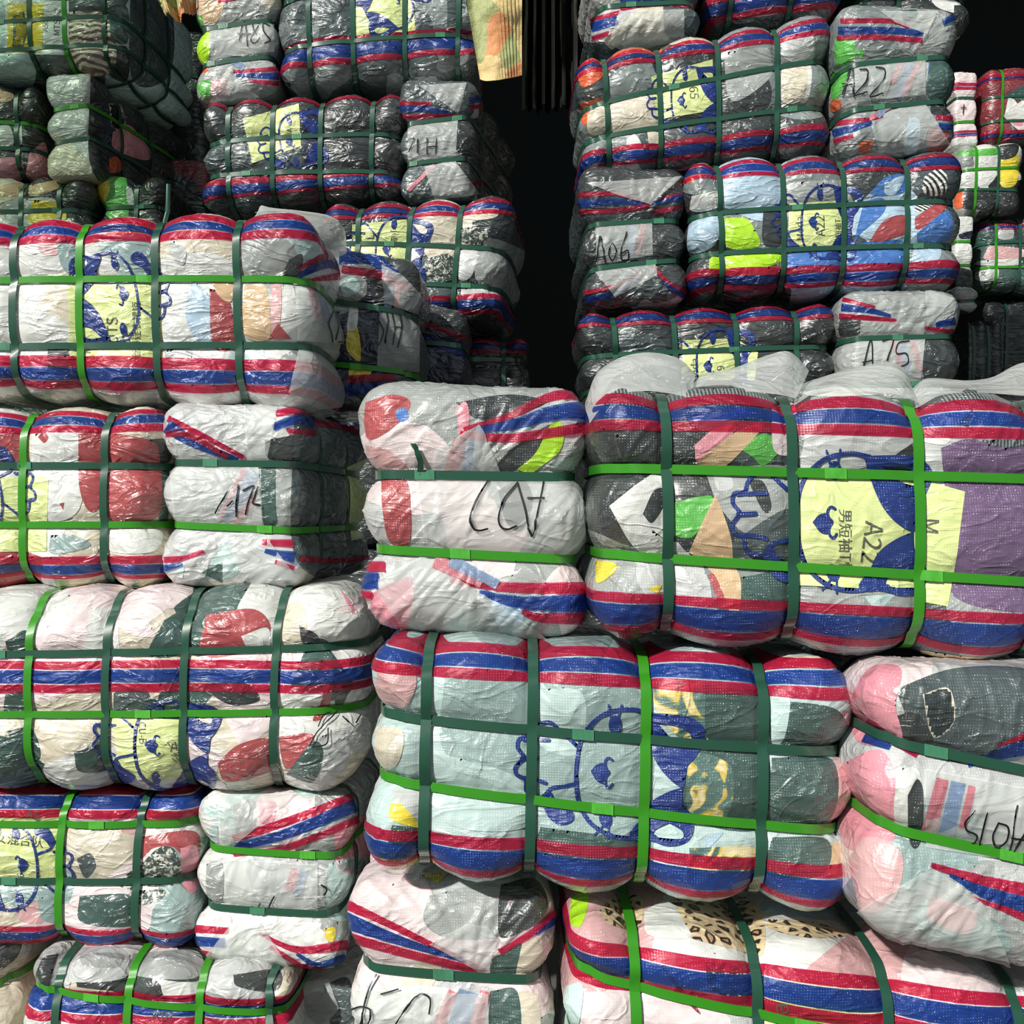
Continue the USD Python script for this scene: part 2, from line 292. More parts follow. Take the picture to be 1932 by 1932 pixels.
class Bale:
    def __init__(s, quad, D, depth, yaw=0, cell=6.0, r=0.36, v=(), h=(), d=(), gf=0.016, ge=0.056, wob=1.0, seed=0, strap=None, creases=()):
        s.seed = seed
        Dl, Dr = D if np.ndim(D) else (D, D)
        s.C = np.array([unproject(q, dd) for q, dd in zip(quad, (Dl, Dr, Dr, Dl))])       # TL TR BR BL
        s.dir = np.array([math.sin(math.radians(yaw)), math.cos(math.radians(yaw)), 0.0])
        s.hw = (np.linalg.norm(s.C[1] - s.C[0]) + np.linalg.norm(s.C[2] - s.C[3])) / 4
        s.hh = (np.linalg.norm(s.C[0] - s.C[3]) + np.linalg.norm(s.C[1] - s.C[2])) / 4
        s.hd = depth / 2
        s.H = np.array([s.hw, s.hd, s.hh]); s.r = r * s.H.min()
        s.sw = strap or 0.0168
        s.v, s.h, s.d = [], [], []
        k = np.linspace(-1, 1, 81)
        for x in v:                                       # pixel column where the strap crosses the middle of the face
            px = project(s.world(np.column_stack([k * s.hw, np.full(81, -s.hd), np.zeros(81)])))[:, 0]
            s.v.append(float(np.interp(x[0], px, k)) * s.hw)
        for y in h:                                       # pixel rows at the left and right edge of the face
            o = []
            for side, yy in ((-1, y[0]), (1, y[1])):
                py = project(s.world(np.column_stack([np.full(81, side * s.hw), np.full(81, -s.hd), k * s.hh])))[:, 1]
                o.append(float(np.interp(-yy, -py, k)) * s.hh)
            s.h.append(tuple(o))
        s.d = [(-1 + 2 * q[0]) * s.hd for q in d]
        s.kv, s.kh, s.kd = [x[1] for x in v], [y[2] for y in h], [q[1] for q in d]
        s.gf, s.ge, s.wob, s.creases = gf, ge, wob, creases
        pxw, pxh = abs(quad[1][0] - quad[0][0]), abs(quad[3][1] - quad[0][1])
        nx, nz = max(14, int(pxw / cell)), max(14, int(pxh / cell))
        ny = max(14, int(pxw / cell * s.hd / s.hw * 0.6))
        s.build(min(nx, 170), min(ny, 90), min(nz, 110))
    def world(s, p):
        a = (p[:, 0:1] / s.hw + 1) / 2; b = (1 - p[:, 2:3] / s.hh) / 2
        top = s.C[0] * (1 - a) + s.C[1] * a; bot = s.C[3] * (1 - a) + s.C[2] * a
        return top * (1 - b) + bot * b + (p[:, 1:2] + s.hd - s.r) * s.dir
    def surf(s, q, off=0.0, wrinkle=True):
        p = q * s.H
        inner = np.clip(p, -(s.H - s.r), s.H - s.r)
        n = p - inner; n /= np.maximum(np.linalg.norm(n, axis=1, keepdims=True), 1e-9)
        P = inner + s.r * n
        A = np.abs(P) / s.H
        def groove(dist, gap, edge, w):
            W = gap
            u = np.clip(1 - np.maximum(dist - s.sw * 0.55, 0) / W, 0, 1); amt = u ** 2
            return (0.55 * (1 - np.sqrt(np.maximum(1 - u * u, 0))) + 0.45 * amt) * (s.gf + (s.ge - s.gf) * edge ** 3) * w, amt
        g2 = np.zeros(len(P)); near = np.zeros(len(P))
        def gap_of(vals, half):
            e = np.sort(np.array([-half, *vals, half])); return max(0.03, float(np.median(np.diff(e))) * 0.5)
        if s.v:
            dist = np.min([np.abs(P[:, 0] - x) for x in s.v], 0)
            g, a = groove(dist, gap_of(s.v, s.hw), np.minimum(A[:, 1], A[:, 2]), np.clip(1 - np.abs(n[:, 0]) ** 2, 0, 1)); g2 += g * g; near = np.maximum(near, a)
        if s.h:
            zz = [z0 + (z1 - z0) * (P[:, 0] / s.hw + 1) / 2 for z0, z1 in s.h]
            dist = np.min([np.abs(P[:, 2] - z) for z in zz], 0)
            g, a = groove(dist, gap_of([np.mean(z) for z in s.h], s.hh), np.minimum(A[:, 0], A[:, 1]), np.clip(1 - np.abs(n[:, 2]) ** 2, 0, 1)); g2 += g * g; near = np.maximum(near, a)
        if s.d:
            dist = np.min([np.abs(P[:, 1] - y) for y in s.d], 0)
            g, a = groove(dist, gap_of(s.d, s.hd), np.minimum(A[:, 0], A[:, 2]), np.clip(1 - np.abs(n[:, 1]) ** 2, 0, 1)); g2 += g * g; near = np.maximum(near, a)
        disp = -np.sqrt(g2); s.near = near
        if wrinkle:
            o = s.seed * 7.3
            low = meshkit.fbm(P * 5.0 + o, 3, s.seed) - 0.55
            th = 0.6 + 0.9 * (s.seed % 5) / 5
            u = np.column_stack([P[:, 0] * math.cos(th) + P[:, 2] * math.sin(th), P[:, 1] * 1.2, -P[:, 0] * math.sin(th) + P[:, 2] * math.cos(th)])
            rid = 1 - np.abs(2 * meshkit.fbm(u * np.array([7, 9, 34]) + o, 2, s.seed + 5) - 1)
            disp += (low * 0.012 + np.clip(rid - 0.86, 0, 1) * 0.012 * s.wob) * (1 - near) ** 0.7
        s.disp = disp
        return s.world(P + n * (disp + off)[:, None] if np.ndim(off) else P + n * (disp[:, None] + off)), P, n
    def build(s, nx, ny, nz):
        X, Y, Z = np.linspace(-1, 1, nx + 1), np.linspace(-1, 1, ny + 1), np.linspace(-1, 1, nz + 1)
        Q, T, K, n = [], [], [], 0
        def patch(a, b, make, kind, flip):
            nonlocal n
            A, B = np.meshgrid(a, b, indexing='ij'); Q.append(make(A.ravel(), B.ravel()))
            i, j = np.meshgrid(np.arange(len(a) - 1), np.arange(len(b) - 1), indexing='ij')
            i, j, w = i.ravel(), j.ravel(), len(b)
            c = np.stack([i * w + j, (i + 1) * w + j, (i + 1) * w + j + 1, i * w + j + 1], 1) + n
            t = np.vstack([c[:, [0, 1, 2]], c[:, [0, 2, 3]]])
            T.append(t[:, ::-1] if flip else t); K.append(np.full(len(t), kind)); n += len(A.ravel())
        one = np.ones_like
        patch(X, Z, lambda a, b: np.stack([a, -one(a), b], 1), 0, False)
        patch(X, Z, lambda a, b: np.stack([a, one(a), b], 1), 1, True)
        patch(Y, Z, lambda a, b: np.stack([one(a), a, b], 1), 2, False)
        patch(Y, Z, lambda a, b: np.stack([-one(a), a, b], 1), 3, True)
        patch(X, Y, lambda a, b: np.stack([a, b, one(a)], 1), 4, False)
        patch(X, Y, lambda a, b: np.stack([a, b, -one(a)], 1), 5, True)
        Q, T, K = np.vstack(Q), np.vstack(T), np.concatenate(K)
        _, first, inv = np.unique(np.round(Q, 6), axis=0, return_index=True, return_inverse=True)
        Q, T = Q[first], inv.ravel()[T]
        s.pos, s.loc, ln = s.surf(Q); s.near0 = s.near; moved = s.loc + ln * s.disp[:, None]
        s.normals(T)
        s.px = project(s.pos)
        if len(s.creases):
            s.crease(); s.normals(T); s.px = project(s.pos)
        s.T, s.K = T, K
        f = np.cross(s.pos[T[:, 1]] - s.pos[T[:, 0]], s.pos[T[:, 2]] - s.pos[T[:, 0]])
        cen = s.pos[T].mean(1) - EYE
        f /= np.maximum(np.linalg.norm(f, axis=1, keepdims=True), 1e-12)
        s.face = T[np.einsum('ij,ij->i', f, cen / np.linalg.norm(cen, axis=1, keepdims=True)) < -0.06]
        # stripe coordinates: along the wrap, and fraction down the height
        zf = (1 - (0.45 * s.loc[:, 2] + 0.55 * moved[:, 2]) / s.hh) / 2
        s.band = np.column_stack([np.where(np.abs(Q[:, 0]) > .9999, np.sign(Q[:, 0]) * (s.hw + s.loc[:, 1] + s.hd), s.loc[:, 0]), zf])
        s.bandT = T[(K != 1) & ((K < 4) | (s.loc[T][:, :, 1].max(1) < -0.2 * s.hd))]
        s.low = s.pos[:, 2].min()
    def normals(s, T):
        f = np.cross(s.pos[T[:, 1]] - s.pos[T[:, 0]], s.pos[T[:, 2]] - s.pos[T[:, 0]])
        s.nrm = np.zeros_like(s.pos)
        for k in range(3): np.add.at(s.nrm, T[:, k], f)
        s.nrm /= np.maximum(np.linalg.norm(s.nrm, axis=1, keepdims=True), 1e-12)
    def crease(s):
        """Raises folds of film along lines on the face that looks to the front."""
        up = np.zeros(len(s.pos)); front = (s.nrm[:, 1] < -0.05)
        for a, b_, w, amp in s.creases:
            a, b_ = np.array(a, float), np.array(b_, float); d_ = b_ - a; L = np.linalg.norm(d_) + 1e-9; d_ /= L
            q = s.px - a; t = q @ d_ / L; n_ = q @ np.array([-d_[1], d_[0]]) + 4 * np.sin(t * 5 + a[0])
            up = np.maximum(up, amp * np.exp(-(n_ / (w * (0.6 + 0.8 * np.clip(t, 0, 1)))) ** 2) * np.clip(t * 8 + .3, 0, 1) * np.clip((1.05 - t) * 3, 0, 1) * (t > -.05))
        s.pos = s.pos + s.nrm * (up * front * (1 - s.near0) ** 0.5)[:, None]
    def drape(s, poly, off, stripes=False):
        r = clip(s.bandT if stripes else s.face, s.band if stripes else s.px, s.pos, s.nrm, poly)
        if r is None: return None
        return r[0] + r[2] * off, r[1], r[2]
    def seal(s, i, x0):
        q = np.linspace(x0, x0 + 0.034 / s.hw, 8); z0, z1 = s.h[i]
        q = np.column_stack([q, -np.ones(8), (z0 + (z1 - z0) * (q + 1) / 2) / s.hh])
        up = (s.C[0] - s.C[3]) / np.linalg.norm(s.C[0] - s.C[3]) * s.sw * 0.5
        a, _, _ = s.surf(q, 0.0074, False); b, _, _ = s.surf(q, 0.0094, False)
        b = b - np.outer(np.arange(8) % 2, [0, .0007, 0])
        V = np.vstack([a - up, a + up, b + up, b - up]); F_ = []
        for k in range(7):
            for c0, c1 in ((0, 1), (1, 2), (2, 3), (3, 0)): F_ += [[c0 * 8 + k, c1 * 8 + k, c1 * 8 + k + 1], [c0 * 8 + k, c1 * 8 + k + 1, c0 * 8 + k + 1]]
        F_ += [[0, 16, 8], [0, 24, 16], [7, 15, 23], [7, 23, 31]]
        t = trimesh.Trimesh(V, F_, process=False)
        if t.volume < 0: t.invert()
        return np.array(t.vertices), np.array(t.faces)
    def loop(s, axis, i, lift, width, thick):
        n = 30
        e = np.concatenate([np.linspace(-1, 1, n, endpoint=False)])
        sq = np.vstack([np.column_stack([e, -np.ones(n)]), np.column_stack([np.ones(n), e]), np.column_stack([-e, np.ones(n)]), np.column_stack([-np.ones(n), -e])])
        if axis == 'v':
            x = np.clip(s.v[i], -(s.hw - s.r * .5), s.hw - s.r * .5) / s.hw
            q = np.column_stack([np.full(len(sq), x), sq]); side = s.C[1] - s.C[0]
        elif axis == 'h':
            z0, z1 = s.h[i]; z = (z0 + (z1 - z0) * (sq[:, 0] + 1) / 2) / s.hh
            q = np.column_stack([sq, z]); side = s.C[0] - s.C[3]
        else:
            q = np.column_stack([sq[:, 0], np.full(len(sq), s.d[i] / s.hd), sq[:, 1]]); side = s.dir
        side = side / np.linalg.norm(side) * width / 2
        a, _, _ = s.surf(q, lift, False); b, _, _ = s.surf(q, lift + thick, False)
        m = len(q)
        V = np.vstack([a - side, a + side, b + side, b - side])
        F_ = []
        for k in range(m):
            k2 = (k + 1) % m
            for c0, c1 in ((0, 1), (1, 2), (2, 3), (3, 0)):
                F_ += [[c0 * m + k, c1 * m + k, c1 * m + k2], [c0 * m + k, c1 * m + k2, c0 * m + k2]]
        t = trimesh.Trimesh(V, F_, process=False)
        if t.volume < 0: t.invert()
        return np.array(t.vertices), np.array(t.faces)

def bale(label, quad, D, depth=0.45, base='G', pal='WG', cells=12, stripes=(), garments=(), bands=(), labelq=None, cat=None, texts=(), ink_strokes=(), flaps=(), near=None, side=False, plainlabel='d9e59b', fan=None, **kw):
    rng = random.Random(kw.get('seed', 0) * 31 + 7)
    dn = np.mean(D)
    near = dn < 2.2 if near is None else near
    rng0, rng = rng, random.Random(kw.get('seed', 0) + 900)
    if fan is None: fan = not kw.get('v') and len(kw.get('h', ())) == 2
    cr, q_ = [], np.array(quad, float)
    px_amp = 0.0035 if dn < 3 else 0.005
    if fan:                                      # a wrapped end: folds run from the straps' middle into the corners
        for hi, sgn in ((0, -1), (1, 1)):
            ym = (kw['h'][hi][0] + kw['h'][hi][1]) / 2; hgt = abs(ym - (q_[:2, 1].mean() if sgn < 0 else q_[2:, 1].mean())); wid = q_[1, 0] - q_[0, 0]
            fx = q_[0, 0] + wid * rng.uniform(.3, .7)
            for k in range(11):
                x1 = q_[0, 0] + wid * (k + rng.uniform(-.4, .4)) / 10; f = rng.uniform(.55, 1.0)
                cr.append(((fx + (x1 - fx) * .12, ym + sgn * hgt * .08), (fx + (x1 - fx) * f, ym + sgn * hgt * f), rng.uniform(3, 6), px_amp * rng.uniform(.5, 1.2)))
        y0, y1 = np.mean(kw['h'][0][:2]), np.mean(kw['h'][1][:2])
        for k in range(9):
            x = q_[0, 0] + wid * rng.uniform(.08, .92); up_ = rng.random() < .5; dx = rng.uniform(-.12, .12) * wid
            a_, b_ = ((x, y0 + 4), (x + dx, y0 + (y1 - y0) * rng.uniform(.35, .8))) if up_ else ((x, y1 - 4), (x + dx, y1 - (y1 - y0) * rng.uniform(.35, .8)))
            cr.append((a_, b_, rng.uniform(3, 5), px_amp * .8))
    elif kw.get('v'):                            # a long face: pulls fan out beside the straps of the end columns
        xs = [q_[0, 0] + 6, *[x[0] for x in kw['v']], q_[1, 0] - 6]
        for x0_, x1_, side_ in ((xs[-2], xs[-1], 1), (xs[0], xs[1], -1)):
            for y_ in [np.mean(hh[:2]) for hh in kw.get('h', ())]:
                for k in range(6):
                    fx = x0_ + (x1_ - x0_) * (.55 if side_ > 0 else .4) + rng.uniform(-6, 6); sg = rng.choice((-1, 1))
                    cr.append(((fx, y_ + sg * 9), (fx + rng.uniform(-1, 1) * (x1_ - x0_) * .6, y_ + sg * rng.uniform(.12, .26) * (q_[3, 1] - q_[0, 1])), rng.uniform(2.5, 4.5), px_amp * rng.uniform(.5, 1)))
    b = Bale(quad, D, depth, cell=(5.2 if fan else 6.3) if dn < 3 else (4.3 if fan else 5.4), creases=cr, **kw)
    rng = rng0
    t = thing('clothing_bale', label, 'bale', (b.C[:, 0].mean(), b.C[:, 1].mean() + depth / 2, b.low))
    b.t = t
    def put(name, g, mat, label=None):
        if g is None: return
        for q in pieces(g): part(t, name, q[0], q[1], mat, q[2], label=label)
    b.put = put
    part(t, 'wrapped_bundle', b.pos, b.T, film(base, near), b.nrm)
    x0, y0 = b.px[b.face].reshape(-1, 2).min(0) - 5; x1, y1 = b.px[b.face].reshape(-1, 2).max(0) + 5
    x0, y0, x1, y1 = max(x0, -60), max(y0, -60), min(x1, 1992), min(y1, 1992)
    if cells and x1 > x0 and y1 > y0:
        gx = math.sqrt(cells * (x1 - x0) / (y1 - y0)); nx = max(2, round(gx)); ny = max(2, round(cells / gx))
        pts = [((i + rng.uniform(.1, .9)) / nx * (x1 - x0) + x0, (j + rng.uniform(.1, .9)) / ny * (y1 - y0) + y0) for i in range(nx) for j in range(ny)]
        amp = min(x1 - x0, y1 - y0) / max(ny, 2) * 0.5
        box_ = shapely.box(x0 - 60, y0 - 60, x1 + 60, y1 + 60)
        for cell_ in shapely.voronoi_polygons(MultiPoint(pts), extend_to=box_).geoms:
            k = rng.choice(pal)
            if k == base: continue
            c = cell_.intersection(box_).segmentize(amp * 0.3)
            p = np.array(c.exterior.coords)
            w = np.column_stack([p / (amp * 1.7) + kw.get('seed', 0) * 3.1, np.zeros(len(p))])
            p = p + (np.column_stack([meshkit.fbm(w, 3, 1), meshkit.fbm(w + 40, 3, 2)]) - .5) * amp * 2.2
            g = b.drape(Polygon(p).buffer(0), 0.0006)
            put('garment', g, film(k, near))
    for i, (k, pts) in enumerate(garments):
        up_, k = k[0] == '+', k.lstrip('+')
        g = b.drape(blob(pts) if len(pts) > 3 and not up_ else Polygon(pts), 0.0024 if up_ else 0.0010 + 0.0001 * (i % 4))
        put('garment', g, pattern(k, near) if len(k) > 1 else film(k, near))
    if labelq is not None:
        g = b.drape(Polygon(labelq), 0.0017)
        put('label_sheet', g, ink('yellow_label_paper' if plainlabel == 'd9e59b' else 'pale_label_paper', plainlabel, near, 0.93), label='pale yellow paper label under the film' if plainlabel == 'd9e59b' else None)
    red, blue = ink('red_stripe', 'c4284a', near, 0.40, 'e4548c'), ink('blue_stripe', '1c3f8c', near, 0.46, '6090d8')
    def edge(z, k):
        u = np.linspace(-1.6, 1.6, 65)
        return np.column_stack([u, z + 0.012 * (meshkit.noise(np.column_stack([u * 6 + k, u * 0 + z * 3, u * 0]), kw.get('seed', 0)) - .5)])
    for st in stripes:
        for i in range(3):
            if st[i + 1] - st[i] < 0.004: continue
            gap = 0.006 if i else 0
            top, bot = edge(st[i] + gap, 0), edge(st[i + 1], 0)
            g = b.drape(Polygon(np.vstack([top, bot[::-1]])), 0.0023, True)
            put('printed_stripe', g, blue if i == 1 else red)
    for i, (k, pts, w0, w1) in enumerate(bands):
        c = spline(pts, 6); d_ = np.gradient(c, axis=0); nn = np.column_stack([-d_[:, 1], d_[:, 0]]) / np.maximum(np.linalg.norm(d_, axis=1, keepdims=True), 1e-9)
        w = np.linspace(w0, w1, len(c))[:, None] / 2
        g = b.drape(Polygon(np.vstack([c + nn * w, (c - nn * w)[::-1]])).buffer(0), 0.0023 + .0002 * i)
        mats = {'r': red, 'b': blue, 'p': ink('faded_pink_stripe', 'd98a96', near, 0.6), 's': ink('faded_blue_stripe', '8fa6c8', near, 0.6)}
        put('printed_stripe', g, mats[k])
    for i, pts in enumerate(flaps):
        g = b.drape(Polygon(pts), 0.0)
        if g is not None:                        # loose at the edge farthest from its first corner
            far_ = np.linalg.norm(project(g[0]) - np.array(pts[0]), axis=1); far_ = far_ / max(far_.max(), 1e-6)
            g = (g[0] + g[2] * (0.0034 + 0.0036 * far_ ** 2)[:, None], g[1], g[2])
        put('film_flap', g, milky('loose_film_flap', 0.5), label='folded flap of milky film')
    if cat:
        g = b.drape(place_cat(*cat), 0.0031)
        put('cat_emblem', g, ink('blue_emblem_ink', '16327c', near, 0.88), label='blue line drawing of a winking cat')
    for s_, x, y, hgt, ang in texts:
        g = b.drape(lettering(s_, x, y, hgt, ang), 0.0027)
        put('lettering', g, ink('grey_print', '585c4e', near, 0.9))
    if ink_strokes:
        w = ink_strokes[0]
        g = b.drape(shapely.union_all([stroke(p, w) for p in ink_strokes[1:]]), 0.0079)
        put('handwritten_code', g, plain('black_marker', '15171a', 0.4, 0.3))
    for i in range(len(b.h)):                    # the crimped joint of each level strap
        if dn < 4.5: part(t, 'strap_seal', *b.seal(i, rng.uniform(-.75, .7)), plain('crimped_seal', '3f7a5c' if b.kh[i] == 'd' else '4fa838', 0.35, 0.5) if b.kh[i] == 'd' else plain('crimped_bright_seal', '4aa433', 0.35, 0.5), smooth=35, label='crimped strap joint')
    for i in range(len(b.h)): part(t, 'strap', *b.loop('h', i, 0.0072, b.sw * 0.9, 0.0010), strap_look(b.kh[i]), smooth=35)
    for i in range(len(b.v)): part(t, 'strap', *b.loop('v', i, 0.0086, b.sw, 0.0010), strap_look(b.kv[i]), smooth=35)
    for i in range(len(b.d)): part(t, 'strap', *b.loop('d', i, 0.0086, b.sw, 0.0010), strap_look(b.kd[i]), smooth=35)
    return b

# ---------------------------------------------------------------- the warehouse
dark = plain('dark_wall_paint', '1f2625', 0.8)
setting('floor', box((-7, -6, -0.1), (8, 10.2, 0)), plain('concrete_floor', '55564f', 0.8, scale=6))
setting('wall_back', box((-7, 10.2, 0), (8, 10.4, 8.6)), dark)
setting('wall_left', box((-7.2, 2.75, 0), (-7, 10.4, 8.6)), dark)
setting('wall_right', box((8, 2.75, 0), (8.2, 10.4, 8.6)), dark)
setting('wall_front', box((-7.2, 2.6, 0), (-5.2, 2.75, 8.6)), dark)
# green net added out of view in the doorway to dim the far left stack
net = thing('added_shade_net', 'unseen green net added in the left doorway to dim the far left stack', 'net', (-3.8, 2.7, 0))
part(net, 'netting', *(lambda b: (b.vertices, b.faces))(box((-5.2, 2.69, 0), (-2.42, 2.70, 8.6))), usdkit.material(stage, '/World/Looks/added_green_netting', {'d': ('principled_bsdf', {'base_color': (.03, .12, .06), 'roughness': .7}), 't': ('transparent_bsdf', {'color': (.80, .92, .80)}), 'x': ('mix_closure', {'fac': .35})}, [('t.BSDF', 'x.closure1'), ('d.BSDF', 'x.closure2')], 'x.closure'), smooth=False)
setting('ceiling', box((-7.2, 2.9, 8.6), (8.2, 10.4, 8.8)), dark)
g, d = 'g', 'd'

# ---------------------------------------------------------------- right front stack, nearest the camera
r1 = bale('large end-on bale of white and pink clothes, handwritten COA between its two straps',
     [(680, 722), (1112, 735), (1106, 1208), (688, 1178)], 1.86, 0.85, 'H', 'HGHQCG', 14, seed=1, yaw=0, r=.32, gf=.02, ge=.038, wob=1.8,
     h=[(893, 900, d), (1035, 1058, g)], d=[(.3, d), (.62, d)],
     garments=[('R', [(690, 760), (740, 745), (775, 760), (750, 800), (700, 830), (688, 800)]), ('P', [(690, 840), (735, 850), (770, 890), (700, 890)]), ('R', [(720, 905), (765, 905), (775, 960), (770, 1030), (735, 1020), (722, 960)]),
               ('J', [(700, 1120), (770, 1090), (780, 1130), (755, 1190), (705, 1170)]), ('D', [(860, 760), (960, 745), (1030, 760), (960, 785), (900, 790)]), ('D', [(960, 850), (1040, 800), (1050, 830), (985, 880), (930, 890)]),
               ('L', [(975, 885), (1010, 855), (1040, 800), (1064, 806), (1056, 850), (1020, 880), (1000, 892)]), ('I', [(1030, 880), (1080, 860), (1085, 890)]), ('D', [(940, 925), (985, 905), (1005, 945), (985, 1000), (955, 985)]),
               ('D', [(880, 1190), (895, 1130), (930, 1160), (940, 1200)]), ('T', [(940, 1180), (1000, 1150), (1020, 1190), (960, 1205)]), ('S', [(925, 1130), (975, 1140), (985, 1175), (940, 1175)]), ('G', [(770, 1090), (870, 1110), (890, 1150), (870, 1200), (780, 1190), (760, 1150)]),
               ('U', [(745, 775), (765, 770), (770, 790), (752, 795)]), ('J', [(860, 770), (880, 760), (885, 800), (868, 820)])],
     bands=[('r', [(1125, 748), (1045, 748), (960, 785), (875, 810)], 20, 8), ('b', [(1125, 774), (1050, 778), (970, 800), (895, 812)], 34, 12), ('r', [(1125, 802), (1040, 816), (960, 826), (868, 820)], 20, 14),
            ('p', [(868, 828), (850, 890)], 22, 26), ('s', [(892, 830), (880, 892)], 20, 24), ('r', [(1108, 1110), (960, 1108), (850, 1094)], 22, 12), ('b', [(1106, 1138), (985, 1136), (905, 1118)], 34, 10), ('r', [(1100, 1166), (1020, 1164), (985, 1152)], 22, 10),
            ('r', [(684, 1070), (728, 1070)], 18, 18), ('b', [(682, 1096), (716, 1096)], 30, 30), ('r', [(686, 1120), (704, 1122)], 14, 12), ('p', [(820, 1060), (910, 1100)], 26, 20), ('s', [(850, 1060), (940, 1104)], 22, 18)],
     flaps=[[(786, 904), (1092, 904), (1102, 1050), (880, 1046), (800, 1010)], [(798, 1050), (702, 1100), (760, 1186), (1044, 1206), (900, 1115)], [(820, 850), (905, 800), (950, 900), (812, 892)]],
     ink_strokes=[3.4, [(922, 910), (905, 935), (890, 970), (890, 992), (904, 999), (920, 996)], [(976, 915), (950, 945), (941, 975), (945, 992), (958, 997), (974, 991)], [(976, 916), (990, 960), (1003, 1009), (1016, 960), (1025, 915)], [(996, 942), (1026, 942)]])
r2 = bale('biggest bale, milky film humps on top and a large purple garment at its right',
     [(1108, 722), (2090, 740), (2090, 1264), (1116, 1208)], 1.74, 0.5, 'A', 'AAZGADH', 24, seed=2, v=[(1262, d), (1500, d), (1740, g), (1970, d)], h=[(880, 908, g), (1046, 1112, g)], near=True, ge=.05,
     stripes=[(.05, .09, .145, .19), (.80, .835, .92, .955)],
     garments=[('rib', [(1150, 735), (1250, 730), (1270, 760), (1150, 770)]), ('D', [(1130, 830), (1270, 800), (1270, 890), (1140, 880)]), ('W', [(1150, 955), (1215, 905), (1266, 885), (1266, 1010), (1230, 1000), (1264, 1030), (1264, 1062), (1200, 1035)]),
               ('D', [(1212, 970), (1235, 925), (1262, 930), (1232, 985)]), ('F', [(1242, 965), (1268, 950), (1345, 938), (1310, 1010), (1265, 1010), (1246, 1020)]), ('rib', [(1290, 735), (1490, 735), (1490, 760), (1290, 762)]),
               ('U', [(1290, 790), (1370, 775), (1400, 770), (1420, 780), (1330, 800)]), ('B', [(1304, 885), (1340, 850), (1400, 808), (1440, 802), (1400, 850), (1366, 880), (1330, 892)]), ('J', [(1310, 840), (1350, 808), (1390, 808), (1320, 870)]),
               ('E', [(1400, 845), (1425, 810), (1440, 770), (1460, 770), (1468, 840), (1440, 870)]), ('F', [(1398, 848), (1432, 820), (1458, 825), (1470, 850), (1440, 878), (1420, 862)]), ('Q', [(1455, 770), (1500, 765), (1500, 850), (1460, 850)]),
               ('G', [(1330, 890), (1480, 880), (1490, 960), (1420, 1010), (1360, 960)]), ('H', [(1345, 895), (1375, 895), (1382, 920), (1355, 925)]), ('B', [(1300, 1040), (1342, 950), (1352, 940), (1378, 1010), (1384, 1060), (1398, 1100), (1392, 1160), (1370, 1150), (1345, 1085)]),
               ('R', [(1335, 1085), (1350, 1088), (1378, 1160), (1362, 1150)]), ('E', [(1392, 1090), (1490, 1080), (1490, 1140), (1386, 1140)]), ('Z', [(1370, 1030), (1490, 960), (1490, 1060), (1400, 1070)]), ('D', [(1410, 905), (1440, 910), (1455, 955), (1440, 965)]),
               ('H', [(1518, 820), (1720, 820), (1700, 850), (1640, 880), (1520, 890)]), ('D', [(1650, 880), (1725, 820), (1730, 905), (1640, 900)]), ('S', [(1640, 770), (1700, 760), (1730, 800), (1690, 795)]), ('W', [(1515, 730), (1640, 732), (1665, 745), (1530, 748)]),
               ('rib', [(1790, 730), (1990, 735), (1990, 770), (1790, 762)]), ('S', [(1745, 770), (1840, 760), (1790, 810), (1750, 825)]), ('W', [(1745, 822), (1790, 822), (1785, 838), (1748, 836)]), ('rib', [(1850, 830), (2050, 830), (2050, 860), (1890, 850)]),
               ('V', [(1775, 845), (1830, 828), (1900, 845), (2060, 850), (2070, 1160), (1960, 1160), (1800, 1125), (1790, 1000)]), ('I', [(1905, 1150), (1932, 1110), (1990, 1120), (1990, 1170), (1930, 1165)]), ('G', [(1510, 1110), (1720, 1120), (1720, 1150), (1510, 1150)]),
               ('M', [(1630, 1125), (1690, 1120), (1655, 1155)]), ('Y', [(1125, 1058), (1158, 1062), (1162, 1078), (1128, 1100)]), ('Y', [(1222, 1110), (1250, 1102), (1240, 1120)]), ('B', [(1735, 1225), (1800, 1235), (1900, 1245), (1900, 1265), (1760, 1255)]), ('C', [(1130, 1185), (1165, 1190), (1165, 1210), (1135, 1208)])],
     labelq=[(1508, 893), (1735, 905), (1820, 928), (1806, 1040), (1788, 1144), (1736, 1134), (1735, 1116), (1504, 1104)], cat=((1550, 985), (1720, 1003)),
     texts=[('男短袖T恤', 1584, 960, 20, 90), ('A22', 1632, 982, 34, 97), ('M', 1742, 975, 30, 95)])
